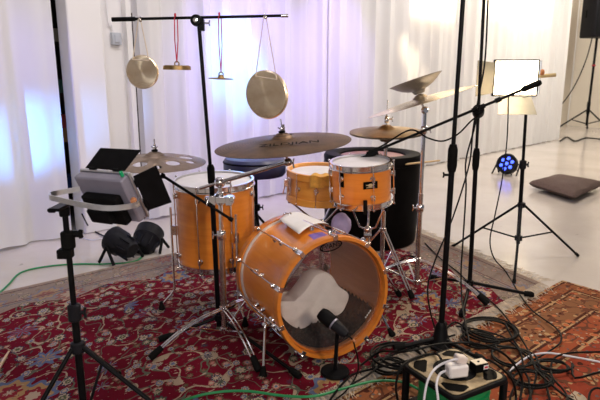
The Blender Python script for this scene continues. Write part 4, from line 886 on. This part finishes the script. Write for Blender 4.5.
mb = MB(); mb.tube(spline([at(508.5, 97, 3.60), at(507, 140, 3.5), at(502, 180, 3.45), at(495, 215, 3.4), at(490, 240, 3.35), at(494, 258, 3.3), gnd(506, 272, RZ+.006), gnd(528, 306, RZ+.006), gnd(556, 328, RZ+.006), gnd(561, 341, RZ+.006), gnd(548, 352, RZ+.006), gnd(530, 362, RZ+.01), gnd(520, 372, RZ+.012)], 7), .0042, 8)
tag(mb.build('cable', M['cable']), 'black cable hanging from the lit panel light down across the orange rug', 'cable')
# ------------------------------------------------ speaker at far right
sp_b = V((7.12, 13.75, 0)); ss = thing('speaker_stand', sp_b, 'black tripod speaker stand at the far right by the wall', 'speaker stand')
zap = at(590, 110, 13.75).z; zbt = at(597, 38, 13.75).z
mb = MB(); cyl(mb, sp_b+V((0, 0, .12)), V((sp_b.x+.02, sp_b.y, zbt)), .028); mb.build('pole', M['black'], ss)
mb = MB(); cyl(mb, sp_b+V((0, 0, zap-.1)), sp_b+V((0, 0, zap+.2)), .04); mb.build('hub', M['black'], ss)
mb = MB(); mb.lathe([(.045, 0), (.045, .03)], V((sp_b.x+.015, sp_b.y, at(594, 66, 13.75).z)), 14); mb.build('lock_ring', M['red'], ss)['label'] = 'red lock ring'
for a in (178, 60, 290):
    d = V((math.cos(math.radians(a)), math.sin(math.radians(a)), 0)); R_ = .75 if a != 60 else .5
    mb = MB(); cyl(mb, sp_b+V((0, 0, zap))+d*.03, sp_b+d*R_+V((0, 0, .03)), .018); lo = mb.build('leg', M['black'], ss)
    mb = MB(); mb.ball(sp_b+d*R_+V((0, 0, .028)), .028, 10); mb.build('rubber_foot', M['rubber'], lo)
    mb = MB(); cyl(mb, sp_b+V((0, 0, .16)), sp_b+d*R_*.5+V((0, 0, zap*.5+.015)), .012); mb.build('brace', M['black'], ss)
sk = V((sp_b.x-.02, sp_b.y-.05, zbt)); sr = thing('loudspeaker', sk, 'black loudspeaker on a tripod stand at the top right', 'speaker')
mb = MB(); mb.prism([(-.34, -.1), (-.27, -.26), (.27, -.26), (.34, -.1), (.28, .26), (-.28, .26)], frame(sk, (0, 0, 1), (.97, .2, 0)), 1.05); mb.build('cabinet', M['plastic'], sr, .03)
G = frame(sk+V((0, 0, .39)), (0, 0, 1), (.97, .2, 0)); mb = MB(); mb.box(G @ Matrix.Translation((0, -.262, .13)), .50, .012, .96); mb.build('grille', M['blackm'], sr, .008)
mb = MB(); mb.box(G @ Matrix.Translation((-.322, .02, .15)), .03, .05, .18); mb.build('handle', M['rubber'], sr, .01)
mb = MB(); mb.tube(spline([sk+V((-.15, -.1, .02)), at(586, 60, 13.4), at(575, 85, 13.2), at(562, 104, 12.6), at(545, 122, 12.2), at(535, 133, 11.2), gnd(525, 143.5, .02)], 6), .014, 6); tag(mb.build('cable', M['cable']), 'dark cable hanging from the far right loudspeaker to the curtain foot', 'cable')
mb = MB(); mb.tube(spline([gnd(560, 141, .02), gnd(567, 137, .02), gnd(575, 141, .02), gnd(586, 138, .02), gnd(604, 139.5, .02)], 6), .015, 6); tag(mb.build('cable', M['cable']), 'dark cable lying on the floor under the far speaker stand', 'cable')
# ------------------------------------------------ cushion and floor spotlights
cc = [gnd(529, 181, .10), gnd(556, 175, .10), gnd(604, 182, .10), gnd(575, 195, .10)]
def cush(u, v, top=True):
    p = (cc[0]*(1-u)+cc[1]*u)*(1-v)+(cc[3]*(1-u)+cc[2]*u)*v; e = min(u, 1-u, v, 1-v); h = .10*min(1, (e*4.5))**.5 if e > 0 else 0
    s = .075+(h*.75 if top else -h*.65)+.008*mnoise.noise(V((u*5, v*5, 1)))*(e > 0)
    cen = (cc[0]+cc[2])/2; k = 1-.04*math.sin(PI*u)*(1 if v in (0, 1) else 0); p = cen+(p-cen)*k; return V((p.x, p.y, max(.004, s)))
mb = MB(); mb.grid(lambda u, v: cush(u, v), 24, 24); mb.grid(lambda u, v: cush(u, v, False), 24, 24)
tag(mb.build('floor_cushion', M['cushion']), 'flat dark brown floor cushion on the pale floor at right', 'cushion')
def par(c, aim, r, L, label, lit):
    aim = V(aim).normalized(); F = frame(c, aim); rt = thing('spotlight', V((c.x, c.y, 0)), label, 'spotlight', None)
    mb = MB(); mb.lathe([(1e-4, -L), (r*.55, -L), (r*.7, -L*.9), (r*.75, -L*.6), (r*.98, -L*.45), (r, -.01), (r, 0), (r*.9, 0), (r*.88, -.02), (1e-4, -.02)], F, 32)
    for k in range(8):
        a = 2*PI*k/8; mb.box(F @ Matrix.Rotation(a, 4, 'Z') @ Matrix.Translation((r*.80, 0, -L*.7)), r*.16, .006, L*.5)
    mb.build('housing', M['plastic'], rt)
    sd = F.to_3x3() @ V((1, 0, 0)); sd.z = 0; sd = sd.normalized() if sd.length > .1 else V((1, 0, 0))
    for s in (-1, 1):
        h = c+sd*s*(r+.012)-aim*L*.4; fw = V((aim.x, aim.y, 0)); fw = fw.normalized() if fw.length > .1 else V((0, 1, 0))
        for k in (-1, 1):
            mb = MB(); mb.tube([h, V((h.x, h.y, .012))+fw*k*r*.75+sd*s*.01], .011, 8); mb.build('bracket_leg', M['blackm'], rt)
    for k in range(7):
        q = (0, 0) if k == 0 else (r*.55*math.cos(k*PI/3), r*.55*math.sin(k*PI/3))
        mb = MB(); mb.lathe([(1e-4, .004), (r*.13, .003), (r*.17, -.004), (r*.17, -.019)], F @ Matrix.Translation((q[0], q[1], -.012)), 14); mb.build('led_lens', lit, rt)
    return rt
M['lens'] = mat('dark glass lens', (.03, .03, .06), .1)
par(V((-1.32, 3.72, .155)), (-.75, .42, .28), .095, .20, 'black floor spotlight nearest the left panel light, tilted on its bracket', M['lens'])
par(V((-1.12, 3.98, .135)), (.15, .85, .5), .105, .19, 'black floor spotlight behind the floor tom, facing the curtain', M['lens'])
pr3 = gnd(508, 176, 0); par(V((pr3.x-.02, pr3.y+.05, .165)), (-.62, -.62, .42), .135, .18, 'floor spotlight with lit blue lamps beside the brown cushion', M['ledblue'])
# ------------------------------------------------ cable reel
RZt = .20; rcn = gnd(454.5, 370.5, RZt); RR = thing('cable_reel', (rcn.x, rcn.y, RZ), 'black square cable reel with tan socket plate and green cable', 'cable reel')
ang = math.radians(30); RX = Matrix.Translation(V((rcn.x, rcn.y, 0))) @ Matrix.Rotation(ang, 4, 'Z')
def rsq(h, c, n=6):
    o = []
    for qx, qy, a0 in ((1, 1, 0), (-1, 1, 90), (-1, -1, 180), (1, -1, 270)):
        for i in range(n+1): a = math.radians(a0+90*i/n); o.append((qx*(h-c)+c*math.cos(a), qy*(h-c)+c*math.sin(a)))
    return o
S = .139
def plate(z0, z1, h, c, m, nm, bev=.004):
    mb = MB(); mb.prism(rsq(h, c), RX @ Matrix.Translation((0, 0, z0)), z1-z0); return mb.build(nm, m, RR, bev)
plate(RZt-.018, RZt, S, .03, M['blackm'], 'top_frame'); plate(RZ, RZ+.02, S, .03, M['blackm'], 'bottom_frame')
mb = MB(); mb.prism(rsq(S-.014, .024), RX @ Matrix.Translation((0, 0, RZt)), .003); tpl = mb.build('socket_plate', M['sock'], RR, .001); tpl['label'] = 'tan socket plate with dark slots'
for k in range(4):
    a = PI/4+k*PI/2; mb = MB(); el_ = [(.048, .014), (.040, .024), (-.040, .024), (-.048, .014), (-.030, -.018), (-.018, -.024), (.018, -.024), (.030, -.018)]
    mb.prism(el_, RX @ Matrix.Rotation(a, 4, 'Z') @ Matrix.Translation((.124, 0, RZt+.0032)) @ Matrix.Rotation(PI/2, 4, 'Z') @ Matrix.Scale(1.0, 4), .001); mb.build('slot', M['ink'], tpl)
mb = MB(); mb.lathe([(1e-4, .004), (.072, .004), (.078, .0035), (.078, 0)], RX @ Matrix.Translation((0, 0, RZt+.002)), 36); mb.build('socket_disc', M['blackm'], tpl)
for k in range(3):
    a = 2*PI*k/3+.5; mb = MB(); mb.lathe([(.018, 0), (.020, .003), (.020, .006), (.016, .006), (.015, .001)], RX @ Matrix.Translation((.036*math.cos(a), .036*math.sin(a), RZt+.006)), 24); mb.build('socket', M['rubber'], tpl)
for sx in (-1, 1):
    for sy in (-1, 1): mb = MB(); mb.box(RX @ Matrix.Translation((sx*(S-.016), sy*(S-.016), (RZt+RZ)/2)), .022, .022, RZt-RZ-.03); mb.build('frame_post', M['blackm'], RR, .004)
hp = MB(); z = RZ+.04; pts = []
for i in range(16*24): a = 2*PI*i/24; rr = .122+.007*mnoise.noise(V((i*.07, 0, 0))); pts.append(RX @ V((rr*math.cos(a), rr*math.sin(a), RZ+.03+(RZt-RZ-.06)*(i/(16*24)))))
hp.tube(pts, .0058, 6); hp.build('wound_cable', M['cableg'], RR)['label'] = 'green cable wound in the reel'
mb = MB(); mb.lathe([(.112, RZ+.02), (.112, RZt-.02)], Matrix.Translation(V((rcn.x, rcn.y, 0))), 32); mb.build('core', M['blackm'], RR)
# plugs on the reel
pw = gnd(457, 370, RZt+.03); F = Matrix.Translation(V((pw.x, pw.y, RZt+.034))) @ Matrix.Rotation(math.radians(12), 4, 'Z')
wp = thing('plug_adapter', V((pw.x, pw.y, RZt+.008)), 'white plug adapter plugged into the top of the cable reel', 'plug')
mb = MB(); mb.box(F @ Matrix.Translation((-.004, -.004, 0)), .075, .045, .046); mb.build('adapter_body', M['white'], wp, .008)
mb = MB(); mb.box(F @ Matrix.Translation((.014, .006, .035)) @ Matrix.Rotation(.3, 4, 'Y'), .042, .034, .028); mb.build('plug_body', mat('off white plug', (.62, .55, .53), .4), wp, .006)
bp = gnd(476, 366, RZt+.026); F2 = Matrix.Translation(V((bp.x+.01, bp.y, RZt+.026))) @ Matrix.Rotation(math.radians(20), 4, 'Z')
bpl = thing('power_plug', V((bp.x+.01, bp.y, RZt+.008)), 'black power plug with pale top and red printed label', 'plug')
mb = MB(); mb.box(F2, .056, .040, .034); mb.build('plug_body', M['ink'], bpl, .004)
mb = MB(); mb.box(F2 @ Matrix.Translation((0, 0, .0178)), .050, .035, .002); mb.build('top_label', mat('cream label', (.6, .53, .42), .5), bpl)
mb = MB(); mb.box(F2 @ Matrix.Translation((.016, -.0205, .003)), .020, .001, .016); mb.build('side_label', M['white'], bpl)
mb = MB(); mb.box(F2 @ Matrix.Translation((.016, -.0215, .003)), .014, .001, .007); mb.build('side_print', M['red'], bpl)
wc = [V((pw.x+.02, pw.y, RZt+.070)), V((pw.x-.02, pw.y-.01, RZt+.075)), at(437, 367, 1.78), at(428, 380, 1.72), at(424, 400, 1.68), at(423, 420, 1.66)]
mb = MB(); mb.tube(spline(wc), .0042, 8); tag(mb.build('cable', M['cablew']), 'pale grey cable arching left from the white plug', 'cable', )
wc = [V((pw.x-.042, pw.y-.012, RZt+.034)), at(440, 374, 1.78), at(436.5, 384, 1.73), at(438, 400, 1.68), at(438, 420, 1.66)]
mb = MB(); mb.tube(spline(wc), .0045, 8); tag(mb.build('cable', M['cablew']), 'pale grey cable dropping straight in front of the reel', 'cable')
# ------------------------------------------------ cables on the floor
def cab(px, label, m='cable', r=.0045, z=RZ+.008, dz=.006, sub=7, lift=None):
    pts = []
    for i, p in enumerate(px):
        zz = z+dz*(i % 2) if len(p) < 3 else p[2]; pts.append(gnd(p[0], p[1], zz))
    mb = MB(); mb.tube(spline(pts, sub), r, 8); return tag(mb.build('cable', M[m]), label, 'cable')
cab([(-8, 300), (8, 285, .01), (22, 272, .008), (50, 266, .008), (80, 264, .008), (104, 264, .008), (132, 262, .012), (142, 256, .01), (141, 246, .01), (136, 238, .01), (122, 236, .01), (112, 222, .01)], 'green cable curving over the pale floor at the left', 'cableg', .006)
cab([(150, 415), (185, 400), (212, 393), (245, 391), (285, 396), (315, 396), (345, 388), (375, 381), (402, 382), (420, 390)], 'green cable running along the bottom in front of the bass drum', 'cableg', .0055)
def coil(c, r0, r1, n, label, ph=0, tail=None, m='cable', r=.005, sq=1.0):
    pts = []; 
    for i in range(int(n*14)):
        a = ph+2*PI*i/14; w = .5+.5*mnoise.noise(V((i*.13, ph, 0))); rr = r0+(r1-r0)*w; g = gnd(c[0], c[1]); pts.append(V((g.x+rr*math.cos(a)+.012*math.sin(i*.21), g.y+rr*sq*math.sin(a)+.012*math.cos(i*.17), RZ+.008+.0035*(i//14)+.004*mnoise.noise(V((i*.3, 1, ph))))))
    if tail: pts += [gnd(p[0], p[1], RZ+.01) for p in tail]
    mb = MB(); mb.tube(spline(pts, 3), r, 7); return tag(mb.build('cable', M[m]), label, 'cable')
coil((398, 362), .085, .13, 4, 'black cable coiled on the rug left of the cable reel', .3, [(360, 372), (345, 381), (330, 400)])
coil((388, 372), .05, .085, 3, 'thin black cable loops at the left corner of the reel', 2.0, [(420, 345), (455, 335)])
coil((490, 335), .10, .15, 4, 'large black cable coil on the orange rug behind the reel', 1.0, [(520, 350), (540, 368), (548, 392), (552, 412)])
coil((478, 345), .06, .10, 3, 'smaller black cable coil against the back of the reel', .0, [(470, 330), (455, 322), (445, 330)])
coil((552, 372), .05, .09, 3, 'tangled black cable knot on the orange rug at right', .5, [(575, 378), (600, 372), (615, 375)], sq=.7)
coil((532, 385), .05, .12, 3, 'black cable tangle at the bottom right beside the reel', 1.5, [(560, 392), (580, 405), (590, 420)], sq=.8)
coil((512, 362), .06, .11, 2, 'black cable loops right of the reel', 2.5, [(525, 372), (530, 392), (532, 410)], m='cable')
cab([(610, 352), (590, 352), (570, 353), (556, 357), (551, 366), (553, 378), (565, 392), (570, 408)], 'black cable entering from the right edge over the orange rug')
cab([(610, 364), (590, 360), (568, 356), (548, 353), (530, 356), (515, 366), (510, 372)], 'light grey cable running across the orange rug', 'cablew', .0045)
cab([(425, 243), (440, 258), (458, 272), (470, 284), (495, 305), (512, 325), (528, 350), (536, 370), (534, 385), (528, 402)], 'black cable crossing the beige rug border behind the black stands')
cab([(612, 395), (598, 388), (590, 393), (588, 410)], 'black cable loop at the right edge of the picture')
cab([(352, 384), (372, 372), (388, 355), (405, 347), (425, 344), (440, 350, .10), (452, 356, .2)], 'black cable rising over the left corner of the reel', z=RZ+.01)
cab([(456, 326), (480, 330), (505, 338), (520, 352), (522, 372), (512, 392), (508, 410)], 'black cable arching round the right side of the reel', dz=.012)
def over(px, label, m='cable', r=.0045):
    mb = MB(); mb.tube(spline([gnd(a, b, RZt+.012) if c is None else gnd(a, b, c) for a, b, c in px], 7), r, 8); return tag(mb.build('cable', M[m]), label, 'cable')
over([(360, 366, RZ+.01), (380, 352, .08), (400, 352, .19), (418, 349, None), (440, 344, None), (470, 343, None), (497, 350, .23), (512, 362, .16), (522, 380, .06), (520, 400, RZ+.01)], 'black cable lying across the far edge of the reel top', r=.0048)
over([(398, 402, .10), (396, 385, .17), (402, 366, .232), (420, 356, None), (436, 354, None), (441, 359, .262)], 'black cable hooked over the left edge of the reel top')
over([(478, 362, .245), (488, 360, None), (500, 367, .235), (512, 380, .17), (516, 396, .10), (514, 412, .05)], 'black cable leaving the black plug over the right corner of the reel')
# hanging cables on tall stands
def hang(pts, label, r=.0045): 
    mb = MB(); mb.tube(spline(pts, 7), r, 7); return tag(mb.build('cable', M['cable']), label, 'cable')
hang([at(488, 0, Y2-.02), at(485, 60, Y2-.03), at(479, 95, Y2-.05), at(473, 130, Y2-.05), at(470, 160, Y2-.05), at(462, 190, Y2-.08), at(450, 225, Y2-.12), at(436, 258, Y2-.25), at(428, 285, Y2-.35), at(430, 310, Y2-.45), gnd(438, 335, RZ+.03), gnd(452, 352, RZ+.06), gnd(470, 350, RZ+.03)], 'black cable twisted down the boom stand and looping to the reel')
hang([at(482, 20, Y2-.02), at(480, 90, Y2-.045), at(475, 125, Y2-.055), at(466, 160, Y2-.05), at(466, 190, Y2-.06), at(463, 240, Y2-.08), at(461, 275, Y2-.1), at(463, 310, Y2-.3), gnd(470, 345, RZ+.03)], 'black cable hanging close beside the boom stand pole')
hang([bL+V((.0, -.02, .015)), bL.lerp(bR, .10)+V((0, -.02, .018)), at(410, 130, Y2-.06), at(428, 138, Y2-.07), at(443, 141, Y2-.07), at(458, 134, Y2-.07), at(470, 122, Y2-.06), at(476, 117, Y2-.055)], 'black cable sagging under the long microphone boom')
# ------------------------------------------------------------------ lights
def area(name, loc, aim, size, power, col, sy=None):
    l = bpy.data.lights.new(name, 'AREA'); l.energy = power; l.color = col; l.size = size
    if sy: l.shape = 'RECTANGLE'; l.size_y = sy
    o = bpy.data.objects.new(name, l); COL.objects.link(o); o.location = loc; d = V(aim)-V(loc); o.rotation_euler = d.to_track_quat('-Z', 'Y').to_euler(); return o
def spot(name, loc, aim, ang, power, col, blend=.8, r=.05):
    l = bpy.data.lights.new(name, 'SPOT'); l.energy = power; l.color = col; l.spot_size = math.radians(ang); l.spot_blend = blend; l.shadow_soft_size = r
    o = bpy.data.objects.new(name, l); COL.objects.link(o); o.location = loc; d = V(aim)-V(loc); o.rotation_euler = d.to_track_quat('-Z', 'Y').to_euler(); return o
for nm_, s_w, pwr, cw in (('curtain_wash_left', -2.6, 26, (.93, .92, 1)), ('curtain_wash_middle', 1.6, 36, (1, .96, .95)), ('curtain_wash_right', 5.6, 76, (1, .92, .80))):
    q = area(nm_, W3(s_w, 2.0, 3.95), W3(s_w, 0, 1.5), 2.6, pwr, cw, .5); q.data.spread = math.radians(125)
area('ceiling_lamp_floor', (4.0, 7.0, 4.0), (4.0, 7.0, 0), 2.0, 85, (1, .86, .66), 2.0)
area('far_wall_fill', W3(scur+1.6, 1.6, 3.9), W3(scur+1.2, -1.3, 1.4), 1.5, 130, (1, .93, .80), 1.0)  # unseen light added to brighten the far alcove wall
area('ceiling_lamp_kit', (1.5, 3.3, 3.6), (.5, 2.9, 0), .5, 62, (1, .90, .78), .5)
area('gong_front_fill', (-.4, -1.7, 2.05), (-.2, 2.6, 1.0), .5, 38, (1, .97, .95), .5)  # unseen fill added behind the camera, placed to mirror in the gongs
area('front_fill_right', (1.6, -.5, 1.9), (.3, 2.5, .3), .5, 46, (1, .84, .66))  # added warm fill from behind the camera, brightens the kit and drum inside
spot('panel_beam', RM @ V((0, 0, .05)), (.3, 2.6, .3), 120, 40, (1, .76, .50), 1, .12)
spot('blue_wash_left', (-2.7, 2.6, .5), onplane(0, 145, P0, N_), 24, 620, (.08, .34, 1), 1)
spot('violet_wash_left', (-2.2, 2.4, 2.6), onplane(24, 120, P0, N_), 46, 110, (.30, .25, 1), 1)
spot('blue_wash_mid', (.1, 4.1, 2.9), onplane(236, 60, P0, N_), 22, 900, (.10, .50, 1), 1)  # unseen spot added above the frame, matches no fixture
spot('violet_wash_mid', (.5, 4.3, 2.9), onplane(255, 80, P0, N_), 60, 330, (.34, .25, 1), 1)
spot('blue_seat_fill', (-1.0, 4.9, 2.6), (TH.x, TH.y, TH.z), 22, 24, (.20, .25, 1), 1)  # spot added only to tint the throne seat blue
spot('violet_wash', (1.1, 5.2, 3.2), onplane(335, 50, P0, N_), 40, 260, (.40, .28, 1), 1)  # another unseen overhead spot added for the violet glow
pw_ = onplane(413, -25, P0+N_*.55, N_); spot('warm_wash', pw_, onplane(412, 66, P0, N_), 22, 120, (1, .80, .5), 1)
w = bpy.data.worlds.new('world'); scene.world = w; w.use_nodes = True; bg_ = w.node_tree.nodes['Background']; bg_.inputs[0].default_value = (.80, .84, 1, 1); bg_.inputs[1].default_value = .2
scene.view_settings.view_transform = 'Standard'; scene.view_settings.look = 'None'; scene.view_settings.gamma = 1; scene.view_settings.exposure = 0.0; scene.view_settings.use_curve_mapping = False
